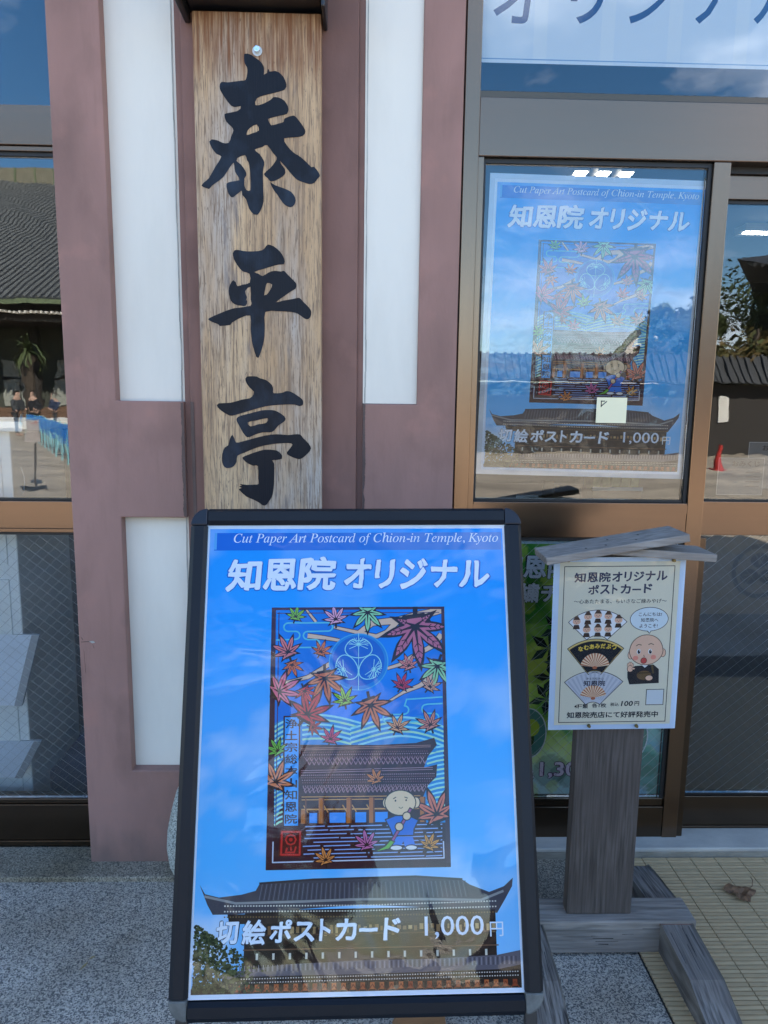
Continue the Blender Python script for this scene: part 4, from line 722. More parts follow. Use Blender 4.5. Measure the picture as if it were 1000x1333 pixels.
    for j in range(9):
        yy_ = Y0+480+j*18.5; xx = 240+rr.uniform(0, 60)
        while xx < 900:
            ww = rr.uniform(70, 260); x2_ = min(xx+ww, 905)
            if x2_-xx > 12: a.line([(xx, yy_), (x2_, yy_-2)], 5, S(150, 176, 225), 4.5)
            xx += ww+rr.uniform(10, 26)
    # border
    for q in ((92, 37, 915, 47), (92, 37, 108, 1280), (900, 37, 915, 1290)): pass
    a.poly([(92, 37), (915, 37), (915, 50), (92, 50)], S(70, 34, 60), 5.0)
    a.poly([(92, 50), (112, 50), (100, 1250), (68, 1250)], S(66, 30, 48), 5.0)
    a.poly([(900, 50), (915, 50), (948, 1310), (925, 1310)], S(70, 36, 52), 5.0)
    a.poly([(66, 1290), (946, 1290), (948, 1312), (65, 1312)], S(58, 26, 38), 5.0)
    a.line([(126, 62), (112, 1110)], 4, S(70, 40, 70), 5.1); a.line([(118, 66), (890, 66)], 4, S(90, 60, 90), 5.1)
    a.line([(100, 1180), (98, 1276), (915, 1268), (912, 1190)], 6, S(205, 210, 225), 5.2)
    # name strip with its characters
    a.poly([(148, 575), (228, 575), (226, 1112), (144, 1112)], D, 6.2); a.poly([(155, 582), (221, 582), (218, 1104), (152, 1104)], S(60, 165, 240), 6.5)
    for i, ch in enumerate('浄土宗総本山知恩院'):
        yb = 636+i*57.3
        a.write(ch, 157-i*.2, yb, 58, 46, S(22, 10, 40), 6.9, bold=0.016)
    # red seal
    a.poly([(132, Y0+490), (240, Y0+494), (236, Y0+625), (126, Y0+618)], S(86, 12, 18), 6.2)
    SR = S(205, 40, 40)
    a.line([(142, Y0+502), (228, Y0+504), (226, Y0+612), (138, Y0+610), (142, Y0+502)], 9, SR, 6.6)
    a.ring(184, Y0+540, 24, 8, SR, 6.7, 8); a.line([(166, Y0+580), (160, Y0+600), (200, Y0+600), (208, Y0+575)], 8, SR, 6.7); a.disc(184, Y0+540, 9, 9, SR, 6.8, 8); a.line([(184, Y0+575), (186, Y0+590)], 8, SR, 6.7)
    # leaves
    for (X, Y, r, rot, c, *o) in (
        (205, 85, 44, 10, S(140, 205, 70)), (396, 100, 56, -10, S(238, 170, 195)), (548, 62, 74, 180, S(150, 215, 160)),
        (170, 262, 66, -25, S(226, 120, 120)), (325, 262, 44, 20, S(230, 110, 60)), (188, 322, 46, 160, S(232, 112, 56)),
        (345, 390, 88, 170, S(214, 110, 66)), (248, 452, 50, 150, S(214, 52, 64)), (125, 455, 82, 60, S(226, 110, 135)),
        (440, 505, 54, -15, S(150, 205, 70)), (562, 525, 88, 160, S(216, 116, 76)), (262, 570, 92, 30, S(205, 44, 56)),
        (710, 432, 48, 20, S(206, 50, 84)), (746, 335, 46, -20, S(228, 130, 120)), (845, 440, 46, 30, S(226, 160, 130)),
        (882, 335, 78, 190, S(150, 205, 150)), (690, 640, 52, 20, S(232, 160, 110)), (850, 628, 56, -25, S(214, 130, 110)),
        (372, Y0+62, 48, 10, S(214, 62, 110)), (122, Y0+115, 48, -30, S(120, 195, 70)), (112, Y0+265, 80, 20, S(226, 130, 84)),
        (588, Y0+262, 44, -15, S(226, 130, 60)), (880, Y0+432, 92, -20, S(222, 118, 90)), (545, Y0+572, 58, -10, S(206, 110, 160)),
        (843, Y0+580, 48, 20, S(228, 150, 50)), (350, Y0+640, 50, -15, S(230, 140, 70)), (285, Y0+2, 36, 100, S(190, 60, 60))):
        maple(a, X, Y, r*1.32, rot, c, 8)
    maple(a, 775, 135, 190, 172, S(196, 104, 128), 8.0)
    for i in range(-3, 4):
        for t in (.45, .65, .82):
            for sg in (-1, 1):
                L = 190*{0: 1, 1: .92, 2: .74, 3: .48}[abs(i)]; an = R(82+i*40); b_ = R(82+i*40+sg*40)
                X, Y = 775+L*t*math.cos(an), 135+L*t*math.sin(an)
                a.line([(X, Y), (X+L*.13*math.cos(b_), Y+L*.13*math.sin(b_))], 4, K_DK, 10.6)
    # child monk sweeping: plain round head, blue work clothes, broom
    O = S(40, 22, 30); SK = S(238, 205, 160); RB = S(40, 110, 205)
    def oval(X, Y, rx, ry, c, lay): a.disc(X, Y, rx+5, ry+5, O, lay, 26); a.disc(X, Y, rx, ry, c, lay+.5, 26)
    oval(640, Y0+372, 17, 24, SK, 10); oval(780, Y0+372, 17, 24, SK, 10)
    a.poly([(630, Y0+450), (680, Y0+430), (745, Y0+430), (795, Y0+455), (775, Y0+500), (772, Y0+532), (665, Y0+532), (655, Y0+500)], O, 10)
    a.poly([(637, Y0+453), (683, Y0+436), (742, Y0+436), (788, Y0+458), (768, Y0+498), (766, Y0+526), (671, Y0+526), (661, Y0+498)], RB, 10.6)
    a.poly([(678, Y0+534), (764, Y0+534), (778, Y0+578), (728, Y0+582), (720, Y0+556), (706, Y0+582), (660, Y0+580)], S(50, 125, 220), 10.8)
    oval(686, Y0+586, 28, 10, S(236, 232, 226), 11); oval(758, Y0+586, 26, 10, S(236, 232, 226), 11)
    oval(705, Y0+372, 72, 58, SK, 11.5)
    a.line([(672, Y0+352), (684, Y0+345)], 4, O, 12.8); a.line([(726, Y0+345), (740, Y0+350)], 4, O, 12.8)
    a.disc(682, Y0+362, 4, 5, O, 12.8, 10); a.disc(733, Y0+360, 4, 5, O, 12.8, 10); a.ring(708, Y0+388, 10, 3, O, 12.8, 8, 20, 160)
    a.line([(755, Y0+402), (668, Y0+550)], 18, O, 12.4); a.line([(754, Y0+405), (670, Y0+548)], 10, S(170, 80, 130), 13)
    a.poly([(655, Y0+545), (682, Y0+555), (655, Y0+592), (590, Y0+606), (582, Y0+592), (630, Y0+572)], O, 12.4); a.poly([(658, Y0+552), (676, Y0+558), (650, Y0+588), (594, Y0+600), (636, Y0+578)], S(110, 180, 60), 13.2)
    oval(736, Y0+436, 17, 17, SK, 13.6); oval(700, Y0+486, 17, 17, SK, 13.6)
    s.add(a.v, a.f); s.c[-len(a.f):] = a.c

def poster_sheet():
    s = Sheet(594, 841)
    s.rect(0, 0, 594, 841, S(226, 238, 250), 0)
    def skyc(X, Y):
        v = Y/841.0
        c = lerp(S(0, 156, 252), S(64, 184, 252), v*1.1)
        n = noise.fractal(Vector((X*.0042, Y*.0052, 1.3)), 1.0, 2.0, 5)
        k = max(0, min(1, (n+.10)*1.7)) * (.12+.75*min(1, max(0, (v-.12)*1.3)) + .55*max(0, 1-X/190.0))  # printed clouds, with the pale wash of reflected clouds painted in
        c = lerp(c, S(120, 205, 252), max(0, v-.25)*.8)
        c = lerp(c, S(222, 238, 252), k)
        if v > .74: c = lerp(c, S(190, 215, 240), (v-.74)*1.6)
        return c
    s.grid(7, 9, 587, 833, 58, 82, skyc, 1)
    # band behind the English line
    s.grid(16, 17, 584, 52, 20, 2, lambda X, Y: lerp(S(8, 104, 215), S(60, 135, 215), X/600), 2); s.rect(16, 17, 21, 50, S(90, 175, 240), 2.5)
    s.write(ital('Cut Paper Art Postcard of Chion-in Temple, Kyoto'), 54, 42, 524, 25, S(236, 246, 255), 3, res=2)
    # title, brush lettering with a pale blue glow round it
    W = S(240, 248, 255)
    for st, x0, w_, b, h in (('知', 41, 66, 132, 63), ('恩', 112, 66, 131, 62), ('院', 181, 72, 131, 66), ('オ', 270, 52, 128, 60), ('リ', 330, 38, 128, 58), ('ジ', 378, 54, 129, 60), ('ナ', 440, 52, 126, 54), ('ル', 495, 62, 127, 54)):
        s.write(st, x0-2, b+2.4, w_+4, h+3, S(30, 110, 205), 3.0, bold=0.062, shear=.08, res=2)
        s.write(st, x0, b, w_, h, W, 3.6, bold=0.030, shear=.08, wob=2.4)
    # temple photograph along the bottom
    rr = random.Random(11)
    RT = S(74, 72, 80); DK = S(30, 26, 28)
    # upper roof, walls, lower roof
    s.grid(97, 700, 545, 800, 30, 10, lambda X, Y: lerp(S(26, 22, 24), S(70, 48, 38), max(0, noise.noise(Vector((X*.05, Y*.1, 2)))*1.2)), 2)
    up = [(14.6, 656), (25, 672), (50, 678), (90, 674), (115, 668), (122, 656), (219, 651), (402, 649), (486, 655), (500, 664), (535, 677), (562, 668), (579, 654), (577, 668), (563, 690), (548, 712), (520, 706), (303, 694), (80, 706), (40, 706), (30, 690)]
    s.poly(up, RT, 2.5)
    for i in range(90):
        X = 126+i*4.1; s.poly([(X, 657), (X+1.4, 657), (X+1.4+(X-300)*.03, 684), (X+(X-300)*.03, 684)], S(60, 60, 68) if i % 2 else S(104, 106, 116), 2.8)
    s.line([(122, 656), (219, 651), (402, 649), (486, 655)], 3.5, S(58, 56, 60), 3.0)
    s.line([(25, 676), (80, 688), (200, 687), (303, 685), (420, 687), (520, 690), (560, 676)], 4, S(150, 150, 146), 3.0)
    for j, yy_ in enumerate((694, 703, 712)):
        for i in range(96):
            X = 60+i*5.1; s.rect(X, yy_+abs(X-300)*-.012, X+2.4, yy_+2.2+abs(X-300)*-.012, S(232, 226, 208) if j < 2 else S(120, 96, 60), 3.1)
    s.poly([(66, 706), (545, 706), (540, 722), (70, 722)], S(48, 38, 36), 2.9)
    for i in range(44):
        X = 108+i*10; s.rect(X, 728+rr.uniform(-2, 2), X+rr.uniform(3, 7), 736+rr.uniform(-3, 8), lerp(S(120, 84, 52), S(190, 160, 110), rr.random()), 3.1)
    s.line([(100, 741), (545, 741)], 2.5, S(74, 52, 40), 3.2)
    for i in range(15): s.rect(118+i*29, 770, 122+i*29, 780, S(214, 208, 190), 3.3)
    s.line([(96, 764), (548, 764)], 2, S(110, 80, 60), 3.2)
    lo = [(60, 800), (170, 788), (303, 784), (430, 784), (545, 780), (587, 773), (587, 796), (545, 803), (303, 806), (90, 806), (60, 812)]
    s.poly(lo, S(96, 92, 100), 3.6)
    for i in range(120):
        X = 90+i*4.1; s.rect(X, 789-(X-90)*.014, X+1.5, 799-(X-90)*.008, S(62, 58, 66) if i % 2 else S(134, 130, 140), 3.8)
    s.poly([(60, 812), (90, 806), (303, 806), (545, 803), (587, 796), (587, 833), (7, 833), (7, 824)], S(26, 20, 20), 3.4)
    for yy_ in (809, 815):
        for i in range(110): X = 84+i*4.55; s.rect(X, yy_-(X-90)*.006, X+2, yy_+1.8-(X-90)*.006, S(214, 206, 196), 4.0)
    for i in range(30):
        X = 84+i*16.8; s.rect(X, 819, X+8, 830, lerp(S(150, 60, 30), S(196, 110, 60), rr.random()), 4.0); s.line([(X-3, 832), (X+4, 822), (X+11, 832)], 1.6, S(120, 50, 28), 4.2)
    # tree at the left of the temple
    for i in range(1300):
        t = rr.random(); X = 10+abs(rr.gauss(0, 1))*42; Y = 830-rr.random()**1.1*(115-min(100, X*.6))
        if X > 150 or Y < 715: continue
        c = lerp(S(26, 38, 22), S(92, 102, 62), rr.random()**1.5); rx = rr.uniform(1.2, 4)
        s.poly([(max(7.5, X+rx*math.cos(q)*rr.uniform(.6, 1.1)), min(832.5, Y+rx*math.sin(q)*rr.uniform(.5, 1))) for q in [k*math.pi/3.5 for k in range(7)]], c, 5+(i % 40)*.02)
    for st, x0, w_, b, h in (('切', 46, 40, 754, 38), ('絵', 92, 42, 756, 41), ('ポ', 141, 38, 753, 37), ('ス', 184, 36, 752, 32), ('ト', 229, 20, 752, 36), ('カ', 258, 37, 752, 36), ('ー', 300, 33, 738, 6), ('ド', 343, 30, 753, 37)):
        s.write(st, x0-1, b+1.4, w_+2, h+2, S(24, 40, 70), 6.2, bold=.05, shear=.06, res=2)
        s.write(st, x0, b, w_, h, W, 6.6, bold=0.03, shear=.06, wob=1.2)
    s.write('1,000', 417, 752, 106, 37, S(226, 234, 246), 6.6, bold=.004)
    s.write('円', 534, 750, 24, 24, W, 6.6, bold=.006)
    artwork(s)
    return s
PS = poster_sheet()
pm = None
def put_sheet(name, s, parent, m=None):
    global pm
    o = s.build(name, m or m_print, parent, local=True)
    return o

# ---- the poster stand in front of the column
LEAN, YAW, ROLL = 0.35934776, 0.0028971, 0.011
org = Vector((-0.00657, -0.94812, 0.42208))
ux = Vector((math.cos(YAW), math.sin(YAW), 0)); nn = Vector((-math.sin(YAW), math.cos(YAW), 0))
up = Vector((0, 0, 1))*math.cos(LEAN)+nn*math.sin(LEAN)
ax = ux*math.cos(ROLL)+up*math.sin(ROLL); bz = -ux*math.sin(ROLL)+up*math.cos(ROLL); by = bz.cross(ax)
stand = thing('poster_stand', 'black framed sloping poster stand with a blue temple postcard poster, in front of the column', 'poster stand', org)
stand.rotation_euler = Matrix((ax, by, bz)).transposed().to_euler()
def SB(name, m, *b, bevel=0.002, p=None): return MB().box(*b).build(name, m, p or stand, local=True, bevel=bevel)
W2, H0, H1, T = 0.297, 0.0, 0.841, 0.033
OX = W2+0.030
SB('back_panel', m_blackmetal, -W2-0.01, W2+0.01, 0.004, 0.010, -0.01, H1+0.01, bevel=0)
# profile: outer lip higher than the inner edge
def rail(name, x0, x1, z0, z1, horiz, sgn):
    mb = MB()
    if horiz:
        zi, zo = (z0, z1) if sgn > 0 else (z1, z0)
        P_ = [(zi, 0.004), (zi, -0.006), (zi+(zo-zi)*.25, -0.011), (zi+(zo-zi)*.8, -0.012), (zo, -0.005), (zo, 0.014), (zi, 0.014)]
        vs = [(x0, y, z) for z, y in P_]+[(x1, y, z) for z, y in P_]
    else:
        xi, xo = (x0, x1) if sgn > 0 else (x1, x0)
        P_ = [(xi, 0.004), (xi, -0.006), (xi+(xo-xi)*.25, -0.011), (xi+(xo-xi)*.8, -0.012), (xo, -0.005), (xo, 0.014), (xi, 0.014)]
        vs = [(x, y, z0) for x, y in P_]+[(x, y, z1) for x, y in P_]
    n = len(P_); fs = [tuple(range(n)), tuple(range(2*n-1, n-1, -1))]+[(i, (i+1) % n, n+(i+1) % n, n+i) for i in range(n)]
    mb.add(vs, fs); return mb.build(name, m_frame, stand, local=True)
rail('frame_rail', -W2+0.004, W2-0.004, H1-0.002, H1+0.031, True, 1)
rail('frame_rail', -W2+0.004, W2-0.004, -0.002, -0.033, True, -1)
rail('frame_rail', W2-0.003, OX, 0.004, H1-0.004, False, 1)
rail('frame_rail', -W2+0.003, -OX, 0.004, H1-0.004, False, -1)
for sx, sz in ((-1, 1), (1, 1), (-1, -1), (1, -1)):
    zc = H1-0.003 if sz > 0 else 0.003; xc = sx*(W2-0.003)
    rO = 0.033; pts = [(xc, zc)] + [(xc+sx*rO*math.cos(R(i*9)), zc+sz*(rO+(.001))*math.sin(R(i*9))) for i in range(11)]
    if sx*sz < 0: pts = pts[::-1]
    MB().prism(pts, -0.0125, 0.0145).build('frame_corner', m_cornerworn if sz < 0 else m_corner, stand, local=True, bevel=0.003)
for sx in (-1, 1):
    SB('leg', m_blackmetal, sx*0.305-0.011, sx*0.305+0.011, 0.002, 0.016, -0.44, -0.030)
    # rear leg, hinged near the top
    mb = MB(); p0 = Vector((sx*0.27, 0.02, 0.74)); 
    g = Matrix(((ax.x, by.x, bz.x), (ax.y, by.y, bz.y), (ax.z, by.z, bz.z)))
    wp = org + g @ p0; foot = Vector((wp.x, wp.y+0.34, 0.0125)); lp = g.inverted() @ (foot-org)
    mb.cyl(p0, lp, 0.009, n=8); mb.build('rear_leg', m_blackmetal, stand, local=True)
poster = thing('poster', 'blue temple postcard poster with maple leaves, clipped in the black stand', 'poster', org)
poster.rotation_euler = stand.rotation_euler
poster.location = org - by*0.0015
put_sheet('printed_sheet', PS, poster)
pgrid = MB(); NX, NZ = 30, 42
def wrink(x_, z_):
    return -0.0042 + 0.0011*noise.noise(Vector((x_*5, z_*2.2, 0))) + 0.0005*noise.noise(Vector((x_*16, z_*7, 5)))
vs = [(-0.295+0.59*i/NX, wrink(-0.295+0.59*i/NX, 0.839*j/NZ), 0.001+0.839*j/NZ) for j in range(NZ+1) for i in range(NX+1)]
fs = [(j*(NX+1)+i, j*(NX+1)+i+1, (j+1)*(NX+1)+i+1, (j+1)*(NX+1)+i) for j in range(NZ) for i in range(NX)]
pgrid.add(vs, fs); pgrid.build('clear_cover', m_cover, stand, local=True, smooth=True)

# ---- the same poster behind the shop window
p2 = thing('poster', 'laminated blue temple postcard poster hanging behind the upper shop window', 'poster', (0.6585, 0.112, 1.241))
p2.rotation_euler = (0, R(0.9), 0)
s2 = bpy.data.objects.new('printed_sheet', bpy.data.meshes['printed_sheet']); col.objects.link(s2); s2.parent = p2; s2.location = (0, 0, 0.006); s2.scale = (1.035, 1, 1.0)
MB().box(-0.322, 0.322, 0.0006, 0.0016, -0.008, 0.862).build('laminate_margin', mat('milky_laminate', (0.55, 0.62, 0.68), 0.3, coat=0.3), p2, local=True)
MB().add([(-0.322, -0.0024, -0.008), (0.322, -0.0024, -0.008), (0.322, -0.0024, 0.862), (-0.322, -0.0024, 0.862)], [(0, 1, 2, 3)]).build('laminating_film', m_lam, p2, local=True)
# small notice taped to the glass over it
nt_ = thing('paper_notice', 'small cream paper notice with an arrow taped on the poster in the window', 'notice', (0.738, 0.0965, 1.398))
s = Sheet(92, 76); s.rect(0, 0, 92, 76, S(240, 232, 196), 0)
s.line([(14, 26), (30, 12)], 3, S(60, 60, 60), 1); s.line([(14, 10), (14, 28)], 3, S(60, 60, 60), 1); s.line([(13, 11), (24, 11)], 3, S(60, 60, 60), 1.4)
put_sheet('notice_sheet', s, nt_)

# ---- green poster behind the lower pane
def green_poster():
    s = Sheet(594, 865)
    s.rect(0, 0, 594, 865, S(196, 226, 238), 0)
    spots = [(random.Random(i).uniform(0, 594), random.Random(i+99).uniform(0, 860), random.Random(i+7).uniform(18, 60), random.Random(i+5).random()) for i in range(70)]
    def c(X, Y):
        n = noise.fractal(Vector((X*.006, Y*.006, 9.1)), 1, 2, 4); v = Y/865
        q = lerp(S(86, 170, 66), S(214, 250, 120), n*1.2+.45)
        if v > .72: q = lerp(q, S(200, 235, 235) if n > -.1 else S(120, 180, 140), min(1, (v-.72)*5))
        if v > .6 and X > 380: q = lerp(q, S(50, 160, 240), .55*(1 if n > 0 else .5))
        if v < .16: q = lerp(q, S(50, 135, 56), .6)
        for a, b, r, k in spots:
            d = (X-a)**2+(Y-b)**2
            if d < r*r: q = lerp(q, S(226, 240, 100) if k > .45 else S(30, 78, 30), .35)
        return q
    s.grid(10, 10, 580, 853, 90, 128, c, 1)
    DG = S(28, 36, 34)
    for X, Y, r, rot in ((215, 285, 60, 10), (190, 350, 70, 0), (235, 400, 60, 40), (205, 450, 62, -30), (240, 340, 50, 70), (190, 520, 60, 20), (225, 560, 50, -20)):
        for k in range(5):
            a = R(rot+k*72); X2, Y2 = X+r*math.cos(a), Y+r*math.sin(a); px_, py_ = -math.sin(a)*r*.22, math.cos(a)*r*.22
            s.poly([(X, Y), ((X+X2)/2+px_, (Y+Y2)/2+py_), (X2, Y2), ((X+X2)/2-px_, (Y+Y2)/2-py_)], lerp(DG, S(60, 84, 72), (k % 3)/2.5), 2+.1*k+(X % 7)*.2)
            s.line([(X, Y), (X2, Y2)], 2, S(130, 150, 140), 5+.02*k)
    s.ring(205, 400, 130, 2.2, S(180, 210, 150), 5.4, 48)
    for X, Y in ((135, 640), (470, 650)):
        s.disc(X, Y, 62, 88, S(214, 226, 232), 5.6, 30); s.disc(X, Y, 58, 84, S(90, 140, 130), 5.9, 30); s.disc(X-8, Y+20, 30, 40, S(60, 84, 44), 6.2, 16); s.disc(X+12, Y-20, 26, 30, S(170, 196, 70), 6.4, 16)
    Wt = S(226, 232, 240)
    for st, x0, b, w_, h, bo in (('知恩院', 20, 122, 226, 78, .03), ('刺繍チャーム', 20, 200, 390, 64, .03), ('色', 120, 800, 42, 44, .02)):
        s.write(st, x0-2, b+2, w_+4, h+4, S(20, 44, 44), 6.6, bold=bo+.03, res=2); s.write(st, x0, b, w_, h, Wt, 7.0, bold=bo, shear=.05)
    s.write('1,300', 178, 799, 170, 62, S(90, 30, 90), 6.6, bold=.06); s.write('1,300', 180, 797, 166, 58, S(236, 222, 240), 7.0, bold=.02)
    return s
gp = thing('poster', 'green leafy charm poster behind the wired lower window pane, half hidden by the wooden stand', 'poster', (0.697, 0.118, 0.165))
put_sheet('printed_sheet', green_poster(), gp)

# ---- pale blue banner across the top window
bn = thing('banner', 'pale blue paper banner with large dark blue katakana at the top of the window', 'banner', (1.309, 0.112, 2.40))
s = Sheet(2000, 420); s.rect(0, 0, 2000, 420, S(232, 244, 254), 0)
for X in range(0, 2000, 190): s.rect(X+150, 0, X+188, 420, S(240, 249, 255), 1)
s.rect(0, 408, 2000, 411, S(140, 180, 220), 1.5)
for i, ch in enumerate('オリジナル'):
    xc = [100, 290, 468, 650, 838][i]; w_ = [140, 95, 120, 130, 140][i]
    s.write(ch, xc-w_/2, 318-i*4, w_, 150, S(14, 44, 105), 2, bold=0.010, shear=.12)
bs = s.build('banner_sheet', m_print, bn, local=True)

# ================================================================== WOODEN NOTICE STAND
ws = thing('wooden_notice_stand', 'grey weathered wooden notice post with a little gabled cap and sled feet', 'notice stand', (0.635, -0.33, 0.0))
def WB(name, m, *b, bevel=0.003): return MB().box(*b).build(name, m, ws, bevel=bevel)
WB('post', m_gw_post, 0.546, 0.720, -0.350, -0.312, 0.1055, 1.105, bevel=0.003)
WB('crossbeam', m_gw_beam, 0.388, 0.886, -0.378, -0.284, 0.012, 0.105, bevel=0.004)
def foot(x0, x1):
    side = [(-0.72, 0.0), (-0.72, 0.014), (-0.548, 0.077), (-0.3785, 0.089), (-0.33, 0.0905), (-0.2835, 0.088), (-0.14, 0.066), (-0.09, 0.055), (-0.05, 0.018), (-0.05, 0.0), (-0.16, 0.0), (-0.20, 0.014), (-0.50, 0.014), (-0.55, 0.0)]
    side = [(y, z+0.0075) for y, z in side]
    n = len(side); vs = [(x0, y, z) for y, z in side]+[(x1, y, z) for y, z in side]
    fs = [tuple(range(n)), tuple(range(2*n-1, n-1, -1))]+[(i, (i+1) % n, n+(i+1) % n, n+i) for i in range(n)]
    o = MB().add(vs, fs).build('foot', m_gw_foot, ws, bevel=0.004)
    return o
foot(0.789, 0.874); foot(0.396, 0.476)
crk = MB(); rc = random.Random(5)
for x0, x1 in ((0.789, 0.874), (0.396, 0.476)):
    for k in range(5):
        X = rc.uniform(x0+.012, x1-.012); ya = rc.uniform(-.54, -.46); yb = ya+rc.uniform(.05, .1); zz = lambda y: 0.0075+0.077+(0.012)*(y+.548)/.1695+.0002
        crk.add([(X-.0007, ya, zz(ya)), (X+.0004, ya, zz(ya)), (X+.0009+.002, yb, zz(yb)), (X+.002-.0007, yb, zz(yb))], [(0, 1, 2, 3)])
for k in range(7):
    X = rc.uniform(.50, .85); z0 = rc.uniform(.03, .085); L = rc.uniform(.02, .07)
    crk.add([(X, -.3784, z0), (X+L, -.3784, z0+rc.uniform(-.002, .002)), (X+L, -.3784, z0+.0008), (X, -.3784, z0+.0014)], [(0, 1, 2, 3)])
stuff(crk.build('drying_cracks', m_dark, ws))
MB().box(.786, .877, -.3792, -.3780, .0955, .0972).build('joint_line', mat('reddish_glue', (.16, .06, .045), .7), ws)
def capboard(p0, p1, y0, y1, th, nails=()):
    (xa, za), (xb, zb) = p0, p1; an = math.atan2(zb-za, xb-xa); L = math.hypot(xb-xa, zb-za)
    mt = Matrix.Translation((xa, 0, za)) @ Matrix.Rotation(-an, 4, 'Y')
    o = MB().box(0, L, y0, y1, -th, 0, mtx=mt).build('cap_board', m_gw_roof, ws, bevel=0.002)
    for t, yy_ in nails:
        c = mt @ Vector((t*L, yy_, 0.0006)); 
        MB().cyl(c, c+Vector((0, 0, 0.0006)), 0.0028, n=8).build('nail', m_dark, o)
capboard((0.430, 1.090), (0.772, 1.150), -0.405, -0.285, 0.019, [(.30, -.38), (.44, -.38), (.66, -.375), (.72, -.33), (.5, -.33)])
capboard((0.595, 1.114), (0.850, 1.098), -0.392, -0.285, 0.019)
MB().prism([(0.56, 1.06), (0.715, 1.06), (0.715, 1.094), (0.64, 1.102), (0.56, 1.090)], -0.348, -0.314).build('cap_wedge', m_gw_post, ws)

# paper notice on the post
def notice():
    s = Sheet(327, 450); W = S(206, 224, 244); CR = S(232, 226, 200); K = S(34, 36, 44)
    s.rect(0, 0, 327, 450, W, 0); s.rect(15, 11, 313, 437, CR, 1)
    s.frame(26, 22, 301, 431, 1.8, K, 2)
    for i, (ch, x0, w_) in enumerate((('知', 52, 28), ('恩', 84, 27), ('院', 114, 28), ('オ', 146, 25), ('リ', 176, 18), ('ジ', 199, 26), ('ナ', 228, 25), ('ル', 256, 27))):
        s.write(ch, x0, 63.5-i*.5, w_, 25, S(58, 60, 84), 2, bold=.028, wob=.8)
    for i, (ch, x0, w_) in enumerate((('ポ', 87, 27), ('ス', 117, 24), ('ト', 147, 14), ('カ', 168, 25), ('ー', 197, 22), ('ド', 226, 21))):
        s.write(ch, x0, 94-i*.4 - (8 if ch == 'ー' else 0), w_, 4 if ch == 'ー' else 24, S(58, 60, 84), 2, bold=.028, wob=.8)
    s.write('〜心あたたまる、ちいさなご縁みやげ〜', 53, 117.5, 232, 11.5, K, 2, bold=.008, res=2)
    def fan(cx, cy, ro, ri, a0, a1, c, lay, oc=K, t=1.6):
        o = [(cx+ro*math.cos(R(a0+(a1-a0)*i/24)), cy+ro*math.sin(R(a0+(a1-a0)*i/24))) for i in range(25)]
        n_ = [(cx+ri*math.cos(R(a1+(a0-a1)*i/24)), cy+ri*math.sin(R(a1+(a0-a1)*i/24))) for i in range(25)]
        s.poly(o+n_, c, lay); s.line(o+n_+[o[0]], t, oc, lay+.5)
    # fan with eight little monks
    fan(115, 236, 102, 36, -136, -44, S(246, 246, 246), 2.4)
    for X, Y in ((62, 163), (90, 151), (115, 147), (141, 150), (167, 160), (88, 184), (116, 183), (142, 183)):
        s.poly([(X-9, Y+20), (X-6, Y+9), (X+6, Y+9), (X+9, Y+20)], S(70, 52, 40), 4+.02*X % 1); s.disc(X, Y, 10, 8.6, S(236, 190, 160), 5.2+(X % 5)*.05, 14)
        s.poly([(X-9, Y-4), (X-6, Y-9), (X-3, Y-14), (X+3, Y-14), (X+6, Y-9), (X+9, Y-4)], S(90, 66, 52), 5.8+(X % 5)*.05)
        s.disc(X-3.4, Y+.5, .9, 1.2, K, 6.4, 6); s.disc(X+3.4, Y+.5, .9, 1.2, K, 6.4, 6); s.disc(X, Y+4, 1.6, 1, S(190, 80, 70), 6.4, 6)
    # black fan with gold writing
    fan(113, 322, 113, 25, -129, -51, S(226, 196, 120), 2.4, K); fan(113, 322, 108, 30, -128, -52, S(24, 26, 34), 3.2, S(200, 170, 90), .8)
    def ribs(cx, cy, r, a0, a1, n, lay, lo=S(190, 110, 74), hi=S(240, 214, 180)):
        s.poly([(cx, cy)]+[(cx+r*math.cos(R(a0+(a1-a0)*i/16)), cy+r*math.sin(R(a0+(a1-a0)*i/16))) for i in range(17)], hi, lay)
        for i in range(n):
            p, q = a0+(a1-a0)*(i+.1)/n, a0+(a1-a0)*(i+.55)/n
            s.poly([(cx, cy), (cx+r*math.cos(R(p)), cy+r*math.sin(R(p))), (cx+r*math.cos(R(q)), cy+r*math.sin(R(q)))], lo, lay+.5)
        s.disc(cx, cy+1, 6, 4, lo, lay+1, 12)
    ribs(113, 283, 37, -172, -8, 13, 4.4)
    for i, ch in enumerate('なむあみだぶつ'):
        ph = (i-3)*1.0; s.write(ch, 69+i*14.0, 240-4.2+abs(ph)**2*.55-i*.6, 12.5, 12.5, S(240, 206, 80), 4.4, bold=.035, res=2)
    # grey fan
    fan(112, 402, 109, 26, -133, -47, S(206, 208, 214), 2.4)
    for i in range(13):
        p = -130+i*6.6; s.poly([(112+36*math.cos(R(p)), 402+36*math.sin(R(p))), (112+105*math.cos(R(p)), 402+105*math.sin(R(p))), (112+105*math.cos(R(p+3)), 402+105*math.sin(R(p+3))), (112+36*math.cos(R(p+3)), 402+36*math.sin(R(p+3)))], S(186, 190, 200), 3.2)
    ribs(112, 365, 34, -168, -12, 12, 4.4)
    s.write('浄土宗総本山', 92, 316.5, 44, 6.5, K, 4.4, res=2); s.write('知恩院', 86, 333, 55, 15, S(40, 44, 66), 4.4, bold=.02)
    # bubble
    s.disc(244, 159, 48.5, 31.5, K, 2.4, 40); s.poly([(238, 188), (252, 188), (247, 197)], K, 2.5); s.disc(244, 159, 47, 30, S(222, 236, 240), 3, 40); s.poly([(240, 187), (250, 187), (247, 194.5)], S(222, 236, 240), 3.1)
